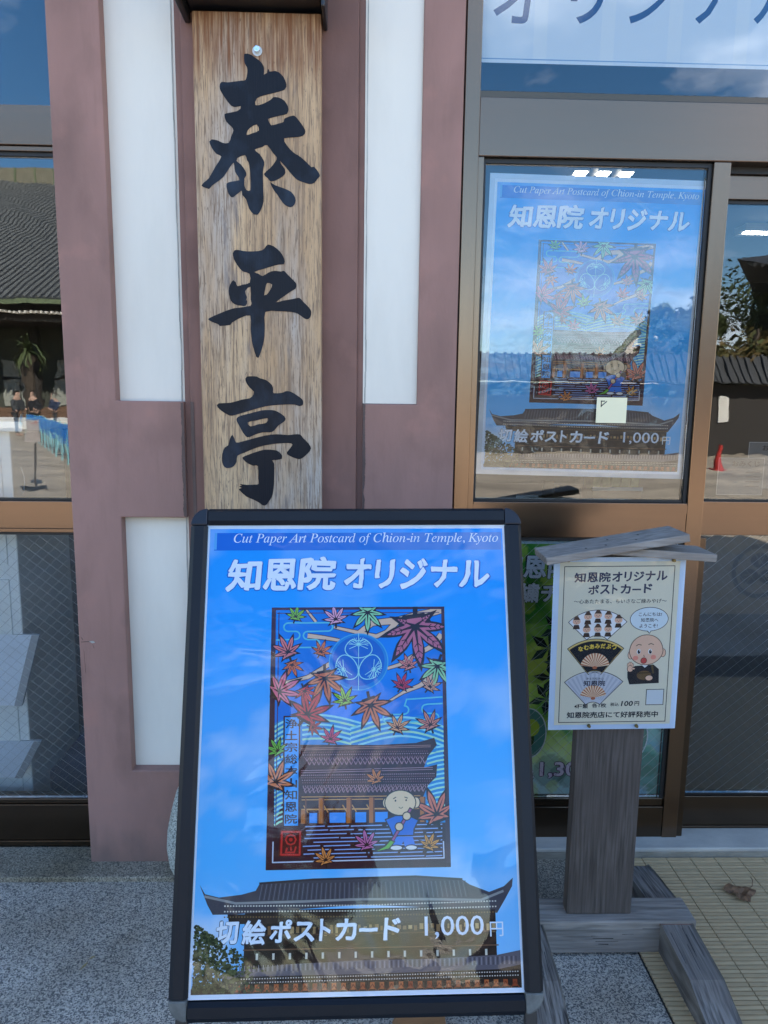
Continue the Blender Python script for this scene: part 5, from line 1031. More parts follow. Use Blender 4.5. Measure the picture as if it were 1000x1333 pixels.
    s.write('こんにちは!', 217, 151, 58, 9.5, K, 4, bold=.012, res=2); s.write('知恩院へ', 223, 166, 44, 10, K, 4, bold=.012, res=2); s.write('ようこそ!', 220, 181, 46, 10, K, 4, bold=.012, res=2)
    # monk: shaven head, black robe, begging bowl, one hand raised
    SK = S(240, 196, 166); BK = S(40, 38, 42); O = S(70, 44, 40)
    def ov(X, Y, rx, ry, c, lay, o=O, g=1.3): s.disc(X, Y, rx+g, ry+g, o, lay, 30); s.disc(X, Y, rx, ry, c, lay+.4, 30)
    s.poly([(203, 330), (197, 312), (201, 290), (215, 281), (262, 278), (276, 290), (278, 327)], BK, 3)
    s.poly([(232, 279), (240, 286), (248, 279)], S(236, 236, 232), 3.6); s.line([(258, 279), (262, 300)], 5, S(96, 78, 50), 3.6)
    ov(202, 252, 6, 10, SK, 4); ov(284, 247, 6, 10, SK, 4)
    s.poly([(241+42.5*math.cos(t)*(1 if math.sin(t) < 0 else 1.02), 240+(41.5 if math.sin(t) < 0 else 39)*math.sin(t)) for t in [i*math.pi/20 for i in range(40)]], O, 5)
    s.poly([(241+41*math.cos(t)*(1 if math.sin(t) < 0 else 1.02), 240+(40 if math.sin(t) < 0 else 37.5)*math.sin(t)) for t in [i*math.pi/20 for i in range(40)]], SK, 5.5)
    for X in (222, 251): s.disc(X, 243, 5, 7, S(250, 250, 250), 6, 16); s.disc(X+.6, 243.5, 3.6, 5.6, K, 6.4, 14); s.disc(X+2, 241, 1.2, 1.6, S(250, 250, 250), 6.8, 8)
    s.line([(215, 228), (221, 224), (228, 226)], 1.6, O, 6); s.line([(246, 225), (252, 222), (259, 225)], 1.6, O, 6)
    s.disc(215, 260, 7, 6, S(238, 150, 130), 6, 16); s.disc(260, 258, 7, 6, S(238, 150, 130), 6, 16)
    s.line([(236, 252), (235, 255), (238, 256)], 1.2, O, 6.4); s.disc(236, 267, 8.2, 8.4, O, 6.4, 18); s.disc(236, 267, 7, 7.2, S(206, 84, 76), 6.8, 18)
    ov(239, 306, 18, 12, S(112, 88, 56), 5); s.line([(221, 300), (257, 299)], 2.4, S(70, 54, 34), 6)
    ov(252, 313, 9, 6.5, SK, 6.6); s.poly([(197, 312), (196, 296), (208, 292), (212, 304)], BK, 5)
    ov(203, 288, 7, 8, SK, 5.6)
    for dx, dy in ((-6, -10), (-2, -13), (2, -12.5), (6, -9)): ov(203+dx, 288+dy, 1.9, 5, SK, 6.4, g=.8)
    ov(211, 288, 4, 2, SK, 6.4, g=.8)
    # plain framed square at the lower right corner, then the price and sale lines
    s.frame(247, 343, 293, 386, 1.6, K, 3); s.rect(249, 345, 291, 384, S(216, 224, 226), 2.6)
    s.write('4種類', 65, 393, 35, 12, K, 3, bold=.018, res=2); s.write('各1枚', 110, 391, 37, 12, K, 3, bold=.018, res=2); s.write('税込', 157, 388, 22, 10, K, 3, bold=.014, res=2)
    s.write('100', 184, 388, 30, 14, K, 3, bold=.02, shear=.15, res=2); s.write('円', 219, 387, 12, 12, K, 3, bold=.02, res=2)
    s.write('知恩院売店にて好評発売中', 47, 419, 234, 17, K, 3, bold=.022, res=2)
    return s
pn = thing('paper_notice', 'laminated cream paper notice with fans and a waving monk, pinned to the wooden post', 'notice', (0.633, -0.3545, 0.633))
pn.rotation_euler = (R(0.5), R(-0.9), 0)
ns = notice()
# gentle curl of the paper
def curl(x_, z_): return -0.004*math.exp(-((z_-0.45)/0.10)**2)*(abs(x_)/0.16)**2*2 - 0.003*math.sin(z_*7)*(x_/0.16)
def subdiv(s, nx=8):
    s.v = [(v[0], v[1]+curl(v[0], v[2]), v[2]) for v in s.v]; return s
put_sheet('printed_sheet', ns, pn)
NX, NZ = 16, 22
vs = [(-0.1635+0.327*i/NX, -0.0032-0.0012*(1+noise.noise(Vector((i*.45, j*.28, 3)))), 0.45*j/NZ) for j in range(NZ+1) for i in range(NX+1)]
MB().add(vs, [(j*(NX+1)+i, j*(NX+1)+i+1, (j+1)*(NX+1)+i+1, (j+1)*(NX+1)+i) for j in range(NZ) for i in range(NX)]).build('laminating_film', m_lam, pn, local=True, smooth=True)
m_pin = mat('brass_pin', (0.22, 0.17, 0.07), 0.4, 0.8)
for X, Z in ((0.131, 0.442), (-0.06, 0.012), (0.062, 0.010), (-0.13, 0.444)):
    MB().cyl((X, -0.010, Z), (X, -0.0035, Z), 0.0035, 0.0048, n=12).build('drawing_pin', m_pin, pn, local=True)

# ================================================================== LITTER ON THE GROUND
lf = MB(); rr = random.Random(3); outl = []
for i in range(22):
    t = 2*math.pi*i/22; r = 0.033*(1+.28*math.sin(3*t+.6)+rr.uniform(-.13, .13)); outl.append((r*math.cos(t)*1.25, r*math.sin(t)*.95))
vs = [(0, 0, 0.004)]+[(a*.55, b*.55, 0.010+rr.uniform(0, .004)) for a, b in outl]+[(a, b, rr.uniform(0.001, .015)) for a, b in outl]
fs = [(0, 1+i, 1+(i+1) % 22) for i in range(22)]+[(1+i, 23+i, 23+(i+1) % 22, 1+(i+1) % 22) for i in range(22)]
leaf = thing('fallen_leaf', 'dry curled brown leaf lying on the beige deck mat', 'leaf', (1.128, -0.158, 0.0150))
m_leaf = mat('dry_leaf', (0.20, 0.10, 0.045), 0.7, var2=(0.10, 0.05, 0.022), scale=(60, 60, 60), bump=.4, bscale=(150, 150, 150))
MB().add(vs, fs).build('blade', m_leaf, leaf, local=True)
MB().tube([(0.02, 0.01, .008), (0.045, 0.022, .012), (0.058, 0.045, .016), (.06, .06, .014)], 0.0012).build('stalk', m_leaf, leaf, local=True)
wb = thing('wooden_wedge', 'orange brown wooden block on the pavement just below the poster stand', 'wooden block', (0.135, -0.60, 0.004))
MB().prism([(0.072, 0), (0.20, 0), (0.196, 0.036), (0.085, 0.026)], -0.68, -0.572).build('block', mat('varnished_wood', (0.36, 0.17, 0.07), 0.4, var=.4, scale=(8, 60, 60)), wb, bevel=.002)
for i, (X, Y, a, l) in enumerate(((-0.715, -0.400, 70, 0.034), (-0.705, -0.372, 40, 0.02))):
    g = MB(); d = Vector((math.cos(R(a)), math.sin(R(a)), 0)); n_ = Vector((-d.y, d.x, 0))*.0035; c = Vector((X, Y, 0.0052))
    g.add([c-d*l/2, c+n_*1.2, c+d*l/2, c-n_, c+Vector((0, 0, .003))], [(0, 4, 3), (3, 4, 2), (2, 4, 1), (1, 4, 0)])
    o = g.build('fallen_leaf', mat('straw_leaf', (0.34, 0.26, 0.12), .7, var=.4, scale=(50, 50, 50)))
    tag(o, ('thin straw coloured leaf blade lying on the speckled pavement', 'short pale leaf scrap beside the longer blade on the pavement')[i], 'leaf')

# ================================================================== INSIDE THE SHOP
m_pale = mat('pale_display_laminate', (0.80, 0.86, 0.87), 0.4, var=.08)
m_grey = mat('grey_cloth', (0.05, 0.056, 0.066), 0.8, var=.2)
dc = thing('display_cabinet', 'tall pale blue white display cabinet standing behind the left door glass', 'cabinet', (-1.50, 0.55, 0.04))
MB().box(-1.9, -1.12, 0.22, 0.62, 0.041, 1.345).build('carcass', m_pale, dc, bevel=.004)
MB().box(-1.92, -1.06, 0.18, 0.66, 1.346, 1.378).build('counter_top', m_pale, dc, bevel=.004)
for i in range(3): MB().box(-1.88, -1.15, 0.214, 0.2195, 0.12+i*.4, 0.47+i*.4).build('door_panel', m_pale, dc, bevel=.003)
def sloped(name, label, x0, x1, zb, zt, y0):
    t = thing(name, label, 'display board', ((x0+x1)/2, y0, zb))
    MB().add([(x0, y0, zb), (x1, y0, zb), (x1+.02, y0+.10, zt), (x0, y0+.10, zt), (x0, y0+.012, zb), (x1, y0+.012, zb), (x1+.02, y0+.112, zt), (x0, y0+.112, zt)], [(0, 1, 2, 3), (7, 6, 5, 4), (0, 4, 5, 1), (1, 5, 6, 2), (2, 6, 7, 3), (3, 7, 4, 0)]).build('board', mat('white_blue_board', (0.74, 0.80, 0.88), .4, var=.1, scale=(3, 3, 8)), t)
    MB().add([(x1-.022, y0-.004, zb), (x1+.002, y0-.004, zb), (x1+.022, y0+.097, zt), (x1-.002, y0+.097, zt)], [(0, 1, 2, 3)]).build('edge_strip', mat('dull_edge', (0.34, .34, .34), .4), t)
sloped('display_board', 'sloped pale blue display board with a grey edge inside the left door', -1.75, -1.085, 0.485, 0.685, 0.112)
sloped('display_board', 'lower sloped white board near the floor inside the left door', -1.75, -1.10, 0.24, 0.315, 0.112)
cl = MB()
cloth = thing('draped_table', 'low table under a dark navy cloth behind the left door glass', 'table', (-0.98, 0.55, 0.04))
cl.add([(-1.20, .34, .041), (-.88, .34, .041), (-.88, .9, .041), (-1.20, .9, .041), (-1.02, .36, .25), (-.90, .36, .36), (-.90, .88, .36), (-1.12, .88, .30)], [(3, 2, 1, 0), (4, 5, 6, 7), (0, 1, 5, 4), (1, 2, 6, 5), (2, 3, 7, 6), (3, 0, 4, 7)])
cl.build('navy_cloth', mat('navy_cloth', (0.012, 0.022, 0.07), .85, var=.4, scale=(20, 20, 20), bump=.4, bscale=(60, 60, 60)), cloth)
gt = thing('grey_counter', 'dim grey counter with a slanted side deeper inside the left door', 'counter', (-1.3, 1.1, 0.04))
MB().box(-1.9, -1.05, 0.95, 1.4, 0.041, 0.52).build('carcass', m_grey, gt, bevel=.005)
MB().box(-1.95, -0.95, 0.90, 1.45, 0.521, 0.56).build('counter_top', m_grey, gt, bevel=.005)
MB().box(-1.16, -1.13, 1.0, 1.4, 0.561, 0.93).build('upright', m_grey, gt, bevel=.005)
bag = thing('hanging_purse', 'dark dotted purse hanging inside the left door behind the wired pane', 'purse', (-1.01, 0.6, 0.72))
MB().prism([(-1.08, .78), (-1.065, .66), (-1.04, .615), (-.99, .60), (-.965, .63), (-.96, .80), (-1.0, .84), (-1.06, .83)], .58, .64).build('pouch', mat('dark_maroon_print', (0.03, 0.012, 0.03), .6, var2=(0.12, 0.02, 0.05), scale=(30, 30, 30), ramp=(.6, .65)), bag, bevel=.012)
MB().tube([(-1.05, .61, .83), (-1.03, .61, 1.0), (-1.01, .61, 1.02), (-.98, .61, .83)], .003).build('strap', m_dark, bag)
cord = MB(); pts = []
for k in range(5):
    for i in range(9):
        t = i/8; pts.append((-1.165-.02*k+0.055*math.sin(math.pi*t)*(1 if k else 1), 0.28, 1.30-(k+t)*0.235))
cord.tube(pts, 0.0016); o = cord.build('white_cord', mat('white_cord', (0.7, .7, .68), .6), None); tag(o, 'thin white cord hanging in scallops inside the left door', 'cord')

m_kraft = mat('kraft_brown_card', (0.15, 0.095, 0.055), .7, var=.25)
cnt_ = thing('sales_counter', 'dark wooden sales counter inside behind the poster window', 'counter', (0.85, 0.9, 0.04))
MB().box(0.36, 1.06, 0.55, 1.2, 0.041, 1.06).build('carcass', mat('dark_counter_wood', (0.035, .027, .022), .5, var=.4, scale=(40, 40, 3)), cnt_, bevel=.004)
MB().box(0.34, 1.08, 0.50, 1.24, 1.061, 1.085).build('counter_top', mat('dark_counter_wood', (0.035, .027, .022), .5), cnt_, bevel=.003)
cx_ = thing('card_tray', 'brown cardboard tray of yellow green packets on the sales counter', 'tray', (0.94, .62, 1.085))
MB().box(0.845, 1.03, .56, .70, 1.0855, 1.135).build('tray_box', m_kraft, cx_, bevel=.002)
MB().box(0.843, 1.032, .555, .5595, 1.137, 1.150).build('label_strip', mat('pale_label', (.5, .52, .52), .5), cx_)
for i in range(5): MB().box(0.852+i*.036, 0.880+i*.036, .58, .69, 1.1355, 1.185+.004*(i % 2)).build('packet', mat('yellow_green_packet', (0.28, 0.30, 0.08), .5, var=.3, scale=(40, 40, 40)), cx_)
pc = thing('price_card', 'small pale card standing on the counter under the window poster', 'card', (0.585, .50, 1.085))
MB().box(0.545, 0.625, .49, .494, 1.0855, 1.125).build('card', mat('pale_label', (.5, .52, .52), .5), pc)
sh = thing('picture_frame', 'brown leaning frame on the counter behind the window poster', 'frame', (0.70, .58, 1.085))
MB().box(.66, .70, .56, .575, 1.0855, 1.17).build('upright', m_kraft, sh)
bx = thing('crest_box', 'brown display box with a round black crest behind the right door', 'box', (1.40, .42, .78))
MB().box(1.15, 1.75, .30, .60, .74, 1.02).build('box_body', mat('taupe_box', (0.085, 0.065, 0.045), .7, var=.2), bx, bevel=.004)
MB().box(1.10, 1.80, .31, .62, .05, .739).build('plinth', mat('grey_blue_plinth', (0.018, 0.022, 0.028), .8, var=.4, scale=(60, 60, 60)), bx)
s = Sheet(240, 220)
s.ring(120, 110, 88, 15, (0.012, .014, .018), 1, 44)
for k in range(3):
    a = -90+k*120; X, Y = 120+38*math.cos(R(a)), 110+38*math.sin(R(a))
    pts = [(X+30*math.cos(t)*(1+.12*math.cos(2*t)), Y+27*math.sin(t)) for t in [i*math.pi/9 for i in range(18)]]
    s.poly(pts, (0.012, .014, .018), 1.2+k*.2)
    for j in (-1, 0, 1): s.line([(X-16*math.cos(R(a)), Y-16*math.sin(R(a))), (X+24*math.cos(R(a+j*38)), Y+24*math.sin(R(a+j*38)))], 3, (0.10, .085, .065), 3)
o = s.build('round_crest', m_print, bx, local=True); l = wloc(bx); o.location = (1.352-l.x, .298-l.y, .785-l.z)
for i, (x_, z_, w_, h_, lab, tx) in enumerate(((1.13, 1.17, 150, 120, 'grey paper slip with one line of writing inside the right door pane', 'おみくじ'), (1.235, 1.19, 150, 150, 'second grey paper slip partly cut off behind the right door pane', 'おみくじ'))):
    t = thing('paper_slip', lab, 'paper', (x_+w_/2000, .20+.02*i, z_))
    s = Sheet(w_, h_); s.rect(0, 0, w_, h_, (0.10, .105, .11), 0); s.frame(0, 0, w_, h_, 2, (0.3, .3, .3), 1)
    s.write(tx, 45, 28, 90, 18, (0.01, .01, .012), 1.5, bold=.02)
    for j in range(4): s.rect(92, 45+j*15, 138, 48+j*15, (0.02, .02, .022), 1.5)
    s.build('slip_sheet', m_print, t, local=True)
mlamp, n_, b_ = newmat('lit_tube'); b_.inputs['Emission Color'].default_value = (1, .97, .9, 1); b_.inputs['Emission Strength'].default_value = 7
for i, (x_, y__, w__, ll) in enumerate(((1.21, 2.2, .06, 'leftmost of three small lit ceiling lamps above the window poster'), (1.34, 2.2, .06, 'middle of three small lit ceiling lamps above the window poster'), (1.47, 2.2, .06, 'rightmost of three small lit ceiling lamps above the window poster'), (2.95, 3.5, .2, 'long lit ceiling lamp deeper in the room behind the right door'))):
    t = thing('ceiling_lamp', ll, 'lamp', (x_, y__, 2.75), 'lit ceiling lamps inside the shop')
    MB().box(x_-w__/2-.01, x_+w__/2+.01, y__-.01, y__+.16, 2.762, 2.82).build('lamp_housing', m_white, t)
    MB().box(x_-w__/2, x_+w__/2, y__, y__+.05, 2.752, 2.7615).build('lamp_tube', mlamp, t)

# ================================================================== THE COURTYARD BEHIND THE CAMERA (seen in the glass)
m_tile = mat('dark_roof_tile', (0.03, 0.033, 0.036), .55, var=.3, scale=(1, 1, 1))
m_tile2 = mat('pale_grey_tile', (0.13, 0.14, 0.14), .6, var=.3)  # tile rows paler than the roof slope for contrast
m_copper = mat('verdigris_copper', (0.13, 0.17, 0.09), .6, var=.3, scale=(2, 2, 2))
m_timber = mat('dark_temple_timber', (0.022, 0.018, 0.015), .8)
m_shoji = mat('pale_shutter', (0.30, 0.31, 0.27), .8)
m_steps = mat('brown_steps', (0.17, 0.10, 0.06), .8, var=.3, scale=(.5, 3, 3))
m_court_white = mat('limewash', (0.62, 0.60, 0.55), .8, var=.1)
hall = thing('temple_hall', 'vast dark timber temple hall with a tiled roof across the court', 'temple', (-22, -46, 0))
def slope_roof(parent, xa, xb, ye, ze, yr, zr, pitch, hip=0.0, r=.075):
    sg = 1
    base = MB().add([(xa, ye, ze), (xb, ye, ze), (xb-hip, yr, zr), (xa+hip, yr, zr), (xa, ye, ze-.35), (xb, ye, ze-.35)], [(0, 1, 2, 3), (0, 4, 5, 1)]).build('roof_slope', m_tile, parent)
    rows_ = MB(); n = int((xb-xa)/pitch)
    for i in range(n):
        X = xa+(i+.5)*pitch; t = 1.0
        if hip: t = min(1, (X-xa)/hip, (xb-X)/hip)
        if t < .03: continue
        p0 = Vector((X, ye, ze)); p1 = Vector((X, ye+(yr-ye)*t, ze+(zr-ze)*t))
        rows_.cyl(p0, p1, r, n=5)
    stuff(rows_.build('tile_rows', m_tile2, base))
slope_roof(hall, -48, -4, -34, 6.3, -57, 17.9, .36, 0, .10)
MB().box(-46, -6, -59, -57, 17.8, 19.2).build('ridge', mat('ridge_band', (0.20, 0.19, 0.14), .8, var=.3, scale=(2, 2, 2)), hall)
for i in range(26): MB().box(-45.5+i*1.5, -45.38+i*1.5, -56.98, -56.9, 17.8, 19.2).build('ridge_bracket', m_copper, hall)
MB().box(-48, -4, -34.0, -33.85, 6.0, 6.22).build('copper_gutter', m_copper, hall)
rf = MB()
for i in range(170): rf.box(-47.8+i*.258, -47.7+i*.258, -34.5, -34.02, 5.55, 5.67)
stuff(rf.build('rafter_ends', m_court_white, hall))
MB().box(-47, -5, -56, -34.6, 5.2, 6.42).build('eave_timbers', m_timber, hall)
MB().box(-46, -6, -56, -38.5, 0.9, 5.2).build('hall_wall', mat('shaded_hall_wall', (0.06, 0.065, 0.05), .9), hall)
for i in range(14): MB().cyl((-45+i*3, -37.6, .9), (-45+i*3, -37.6, 5.2), .22, n=10).build('pillar', m_timber, hall)
for i in range(13):
    X = -44.3+i*3; f_ = MB().box(X, X+1.9, -38.5, -38.42, 1.0, 3.6).build('shutter', m_shoji, hall)
    MB().box(X+.92, X+1.0, -38.42, -38.38, 1.0, 3.6).build('mullion', m_timber, f_); MB().box(X, X+1.9, -38.42, -38.38, 2.5, 2.62).build('mid_rail', m_timber, f_)
for k in range(6): MB().box(-46, -6, -37.2+k*.35, -36.8+k*.35, 0, .95-k*.15).build('step', m_steps, hall)
MB().box(-60, 6, -33, -32.6, 0, .55).build('low_wall', m_court_white, hall)
# second hall seen as a gable
g2 = thing('gabled_hall', 'tile roofed hall with its gable end turned to the court', 'temple', (13, -34, 0))
MB().add([(13.2, -30, 5.9), (11.0, -30, 3.6), (15.9, -30, 3.6), (17.2, -40, 5.9), (14.8, -40, 3.6), (20.0, -40, 3.6)], [(0, 1, 4, 3), (0, 3, 5, 2), (1, 2, 5, 4)]).build('roof', m_tile, g2)
MB().add([(13.2, -30.3, 5.6), (11.4, -30.3, 3.7), (15.5, -30.3, 3.7)], [(0, 1, 2)]).build('gable_wall', m_court_white, g2)
for sx in (-1, 1): MB().cyl((13.2, -29.9, 5.95), (13.35+sx*2.5, -29.9, 3.5), .14, n=8).build('barge_board', m_copper, g2)
MB().box(11.4, 15.5, -33, -30.5, 0, 3.6).build('wall', m_timber, g2)
for i in range(4): MB().box(11.5+i*1.0, 12.3+i*1.0, -30.5, -30.42, 1.0, 3.0).build('white_panel', m_court_white, g2)
g3 = thing('corner_pavilion', 'high temple roof corner with upturned tiled eaves at the right of the court', 'temple', (20, -24, 0))
vs = [(11.2, -20, 5.9), (14, -20, 5.6), (24, -20, 5.7), (26, -30, 5.7), (17.5, -30, 5.9), (19, -25, 7.7), (26, -25, 7.7)]
MB().add(vs, [(0, 1, 5), (1, 2, 6, 5), (2, 3, 6), (3, 4, 5, 6), (4, 0, 5), (0, 4, 3, 2, 1)]).build('roof', m_tile, g3)
tr_ = MB()
for i in range(44):
    X = 11.8+i*.27; t = min(1, (X-11.2)/7.8); tr_.cyl((X, -20, 5.75), (X, -20-5*t, 5.75+2.0*t), .07, n=5)
stuff(tr_.build('tile_rows', m_tile, g3))
MB().box(16.5, 25, -29, -21.5, 0, 5.5).build('wall', m_timber, g3)
wl = thing('tiled_wall', 'low boundary wall with a grey tile coping and pale plaster', 'wall', (8.5, -19, 0))
MB().box(2.5, 13.0, -19.2, -18.9, 0, 2.1).build('wall_face', m_timber, wl)
for X in (10.45,): MB().box(X, X+.36, -18.9, -18.85, 1.0, 1.75).build('white_panel', m_court_white, wl)
MB().add([(2.4, -18.4, 2.15), (13.1, -18.4, 2.15), (13.1, -19.7, 2.15), (2.4, -19.7, 2.15), (2.4, -19.05, 2.95), (13.1, -19.05, 2.95)], [(0, 1, 5, 4), (2, 3, 4, 5), (0, 4, 3), (1, 2, 5), (0, 3, 2, 1)]).build('coping', m_tile, wl)
tr_ = MB()
for i in range(48): tr_.cyl((2.5+i*.22, -18.4, 2.17), (2.5+i*.22, -19.05, 2.97), .05, n=5)
stuff(tr_.build('tile_rows', m_tile, wl))
# trees
m_bark = mat('bark', (0.06, 0.045, 0.032), .9, var=.3)
m_leafA = mat('pine_foliage', (0.045, 0.07, 0.025), .7, var2=(0.09, 0.11, 0.035), scale=(1, 1, 1), nscale=1.2)
m_leafB = mat('autumn_foliage', (0.16, 0.10, 0.03), .7, var2=(0.09, 0.11, 0.035), scale=(1, 1, 1), nscale=1.2)
def tree(name, label, x_, y__, h, cr, m, seed, n=900, zc=.62):
    rr = random.Random(seed); t = thing(name, label, 'tree', (x_, y__, 0), 'trees round the court')
    MB().cyl((x_, y__, 0), (x_+.2, y__, h*.5), .22, .13, n=8).cyl((x_+.2, y__, h*.5), (x_-.1, y__+.2, h*.85), .13, .05, n=6).build('trunk', m_bark, t)
    mb = MB(); lobes = [(rr.gauss(0, cr*.5), rr.gauss(0, cr*.5), h*zc+rr.uniform(-.3, .38)*h*.6, rr.uniform(.3, .55)*cr) for _ in range(16)]
    for i in range(n*5):
        lx, ly, lz, lr = rr.choice(lobes); d = Vector((rr.gauss(0, 1), rr.gauss(0, 1), rr.gauss(0, .7))).normalized()*lr*rr.uniform(.6, 1.05)
        c = Vector((x_+lx, y__+ly, lz))+d; a = Vector((rr.uniform(-1, 1), rr.uniform(-1, 1), rr.uniform(-.6, .6))).normalized()*rr.uniform(.06, .14); b = a.orthogonal().normalized()*rr.uniform(.03, .08)
        mb.add([c-a, c-b, c+a, c+b], [(0, 1, 2, 3)])
    stuff(mb.build('crown', m, t))
tree('pine_tree', 'dark pine standing behind the tiled wall', 10.4, -22, 5.4, 1.2, m_leafA, 1, 1500)
tree('broadleaf_tree', 'olive tree with brownish leaves behind the tiled wall', 12.6, -21, 4.6, 1.8, m_leafB, 2, 1500, .55)
tree('pine_tree', 'tall pine beside the gabled hall', 18.0, -27, 8.5, 2.8, m_leafA, 3, 1500)
tree('broadleaf_tree', 'wide tree left of the gabled hall', -6.5, -31, 6.5, 3.0, m_leafA, 4, 1600)
tree('broadleaf_tree', 'autumn tinted tree between the two halls', -1.5, -27, 5.0, 2.2, m_leafB, 5, 1400)
palm = thing('cycad_palm', 'cycad palm with a thick shaggy trunk in front of the great hall', 'palm', (-15.0, -30, 0))
MB().cyl((-15, -30, 0), (-14.9, -30, 3.4), .22, .28, n=10).build('trunk', m_bark, palm)
fr = MB(); rr = random.Random(9)
for i in range(46):
    a = rr.uniform(0, 6.283); el = rr.uniform(-.3, 1.2); L = rr.uniform(.9, 1.5); p = Vector((-14.9, -30, 3.5))
    for k in range(6):
        q = p+Vector((math.cos(a)*math.cos(el), math.sin(a)*math.cos(el), math.sin(el)))*L/6; wv = Vector((-math.sin(a), math.cos(a), 0))*.09*(1-k/7)
        fr.add([p-wv, p+wv, q+wv, q-wv], [(0, 1, 2, 3)]); p = q; el -= .28
stuff(fr.build('fronds', m_leafA, palm))
# row of blue folding chairs
m_bc = mat('blue_canvas', (0.02, 0.16, 0.50), .6); m_bl = mat('pale_blue_tube', (0.22, 0.50, 0.55), .4)
ORD = ['farthest', 'second', 'third', 'fourth', 'fifth', 'sixth', 'seventh', 'eighth', 'ninth', 'tenth', 'eleventh', 'nearest']
ch0 = None; spots = [(-12.6+i*.58, -25.2+i*1.04) for i in range(12)]
grp = 'row of blue folding chairs set out in the court'
for i, (X, Y) in enumerate(spots):
    if ch0 is None:
        ch0 = thing('folding_chair', 'farthest blue canvas folding chair at the far end of the row across the court', 'chair', (X, Y, 0), grp)
        MB().box(-.23, .23, -.22, .22, .42, .45).build('seat', m_bc, ch0, local=True)
        MB().box(-.23, .23, .21, .24, .56, .84).build('backrest', m_bc, ch0, local=True)
        for sx in (-.25, .25):
            for sy in (-.22, .24): MB().cyl((sx, sy, 0), (sx, sy*.9, .86 if sy > 0 else .44), .018, n=6).build('leg', m_bl, ch0, local=True)
        ch0.rotation_euler = (0, 0, R(28)); continue
    c = ch0.copy(); col.objects.link(c); c.location = (X, Y, 0)
    c['label'] = ORD[i]+' blue canvas folding chair from the far end of the row across the court'
    for k in list(ch0.children):
        d = k.copy(); col.objects.link(d); d.parent = c
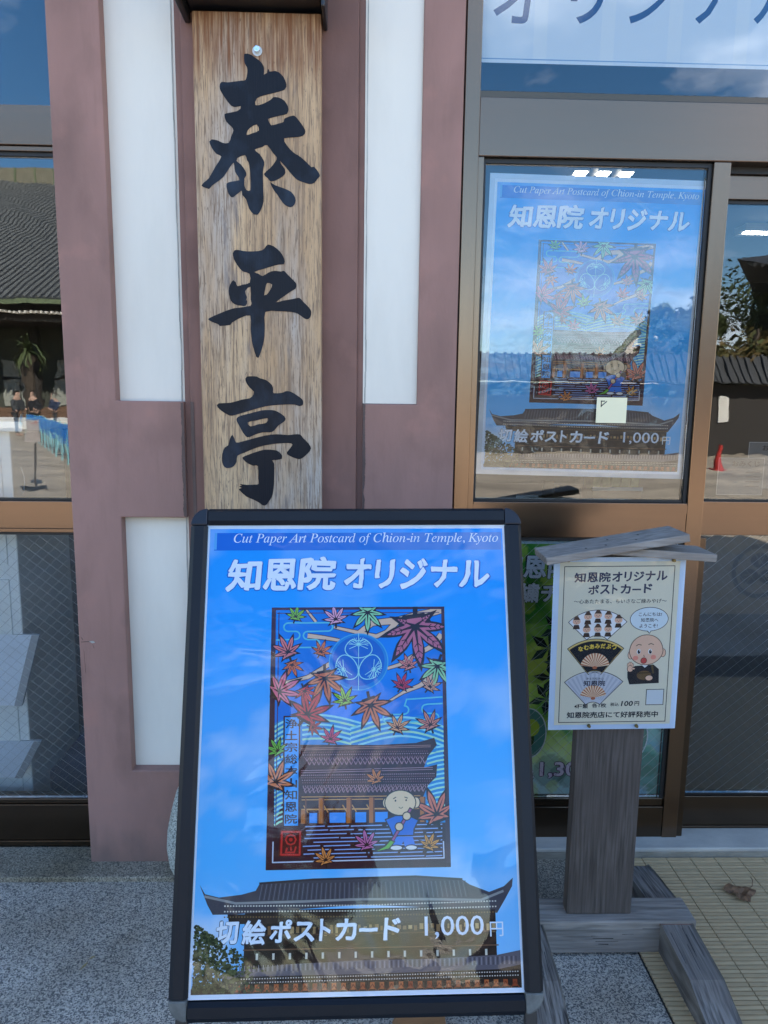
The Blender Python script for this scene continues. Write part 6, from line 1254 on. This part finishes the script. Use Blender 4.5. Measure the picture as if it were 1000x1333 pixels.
def person(label, X, Y, coat, trousers, face, seated=False, hair=(0.02, .015, .012)):
    t = thing('person', label, 'person', (X, Y, 0)); t.rotation_euler = (0, 0, face)
    sk = mat('skin', (0.42, .27, .20), .6)
    def skin(pts, edges, rad, name, m):
        me = bpy.data.meshes.new(name); me.from_pydata(pts, edges, []); o = bpy.data.objects.new(name, me); col.objects.link(o); o.parent = t; me.materials.append(m)
        md = o.modifiers.new('skin', 'SKIN'); md.use_smooth_shade = True
        for i, r in enumerate(rad): me.skin_vertices[0].data[i].radius = (r, r*.85)
        me.skin_vertices[0].data[0].use_root = True
        ss = o.modifiers.new('sub', 'SUBSURF'); ss.levels = 1; ss.render_levels = 2; return o
    h = 0.0 if not seated else -.42
    P_ = [(0, 0, .95+h), (0, 0, 1.2+h), (0, 0, 1.40+h), (0, 0, 1.50+h), (0, -.01, 1.60+h), (0, -.01, 1.70+h), (.19, 0, 1.38+h), (.25, 0, 1.12+h), (.20, -.16, .98+h), (-.19, 0, 1.38+h), (-.25, 0, 1.12+h), (-.20, -.16, .98+h)]
    E_ = [(0, 1), (1, 2), (2, 3), (3, 4), (4, 5), (2, 6), (6, 7), (7, 8), (2, 9), (9, 10), (10, 11)]; r_ = [.15, .155, .15, .055, .085, .07, .075, .055, .04, .075, .055, .04]
    if not seated: P_ += [(.09, 0, .85), (.10, .01, .48), (.11, .02, .06), (.12, -.12, .04), (-.09, 0, .85), (-.10, .01, .48), (-.11, .02, .06), (-.12, -.12, .04)]
    else: P_ += [(.10, -.05, .50), (.12, -.42, .50), (.12, -.42, .06), (.12, -.54, .04), (-.10, -.05, .50), (-.12, -.42, .50), (-.12, -.42, .06), (-.12, -.54, .04)]
    E_ += [(0, 12), (12, 13), (13, 14), (14, 15), (0, 16), (16, 17), (17, 18), (18, 19)]; r_ += [.095, .065, .045, .04, .095, .065, .045, .04]
    skin(P_, E_, r_, 'body', sk)
    skin([(0, 0, .84+h), (0, 0, 1.15+h), (0, 0, 1.40+h), (.20, 0, 1.38+h), (.255, 0, 1.12+h), (.21, -.13, 1.0+h), (-.20, 0, 1.38+h), (-.255, 0, 1.12+h), (-.21, -.13, 1.0+h)], [(0, 1), (1, 2), (2, 3), (3, 4), (4, 5), (2, 6), (6, 7), (7, 8)], [.19, .18, .165, .09, .07, .058, .09, .07, .058], 'jacket', coat)
    skin([(0, .02, 1.66+h), (0, .01, 1.74+h), (0, .05, 1.62+h)], [(0, 1), (0, 2)], [.098, .078, .08], 'hair', mat('dark_hair', hair, .6))
    a, b = P_[12:16], P_[16:20]
    skin([P_[0]]+a[:3]+b[:3], [(0, 1), (1, 2), (2, 3), (0, 4), (4, 5), (5, 6)], [.16, .11, .08, .065, .11, .08, .065], 'trousers', trousers)
bk = mat('black_cloth', (0.015, .016, .02), .9); nv = mat('navy_coat', (0.03, .045, .09), .9); cr = mat('cream_coat', (0.50, .46, .34), .9); gy = mat('dark_grey_coat', (0.05, .055, .06), .9)
person('person in a black jacket standing in the court, hands in front', -14.2, -28.6, bk, bk, R(200))
person('person in a navy coat standing beside the one in black', -13.0, -28.2, nv, gy, R(230))
person('person in a cream coat standing behind the blue chairs', -11.6, -26.6, cr, bk, R(30))
person('person in a dark grey hooded coat at the head of the blue chairs', -13.4, -25.6, gy, gy, R(90))
sg_ = thing('notice_placard', 'small placard on a thin pole with a black foot in the court', 'placard', (-5.3, -9.2, 0))
MB().cyl((-5.3, -9.2, 0), (-5.3, -9.2, .75), .018, n=8).build('pole', m_bark, sg_); MB().box(-5.40, -5.20, -9.20, -9.17, .76, 1.12).build('panel', mat('faded_panel', (.34, .30, .28), .6, var2=(.3, .06, .05), scale=(8, 8, 8), ramp=(.6, .7)), sg_)
MB().box(-5.5, -5.1, -9.25, -9.15, 0, .05).box(-5.35, -5.25, -9.4, -9.0, 0.0, .045).build('base', m_dark, sg_)
cone = thing('traffic_cone', 'red folded cone sign standing on the court in front of the wall', 'cone', (8.19, -14, 0))
MB().cyl((8.19, -14, .03), (8.19, -14, .60), .10, .05, n=14).build('cone_body', mat('signal_red', (0.42, .02, .012), .5), cone); MB().box(8.05, 8.33, -14.14, -13.86, 0, .03).build('base', mat('signal_red', (0.42, .02, .012), .5), cone)
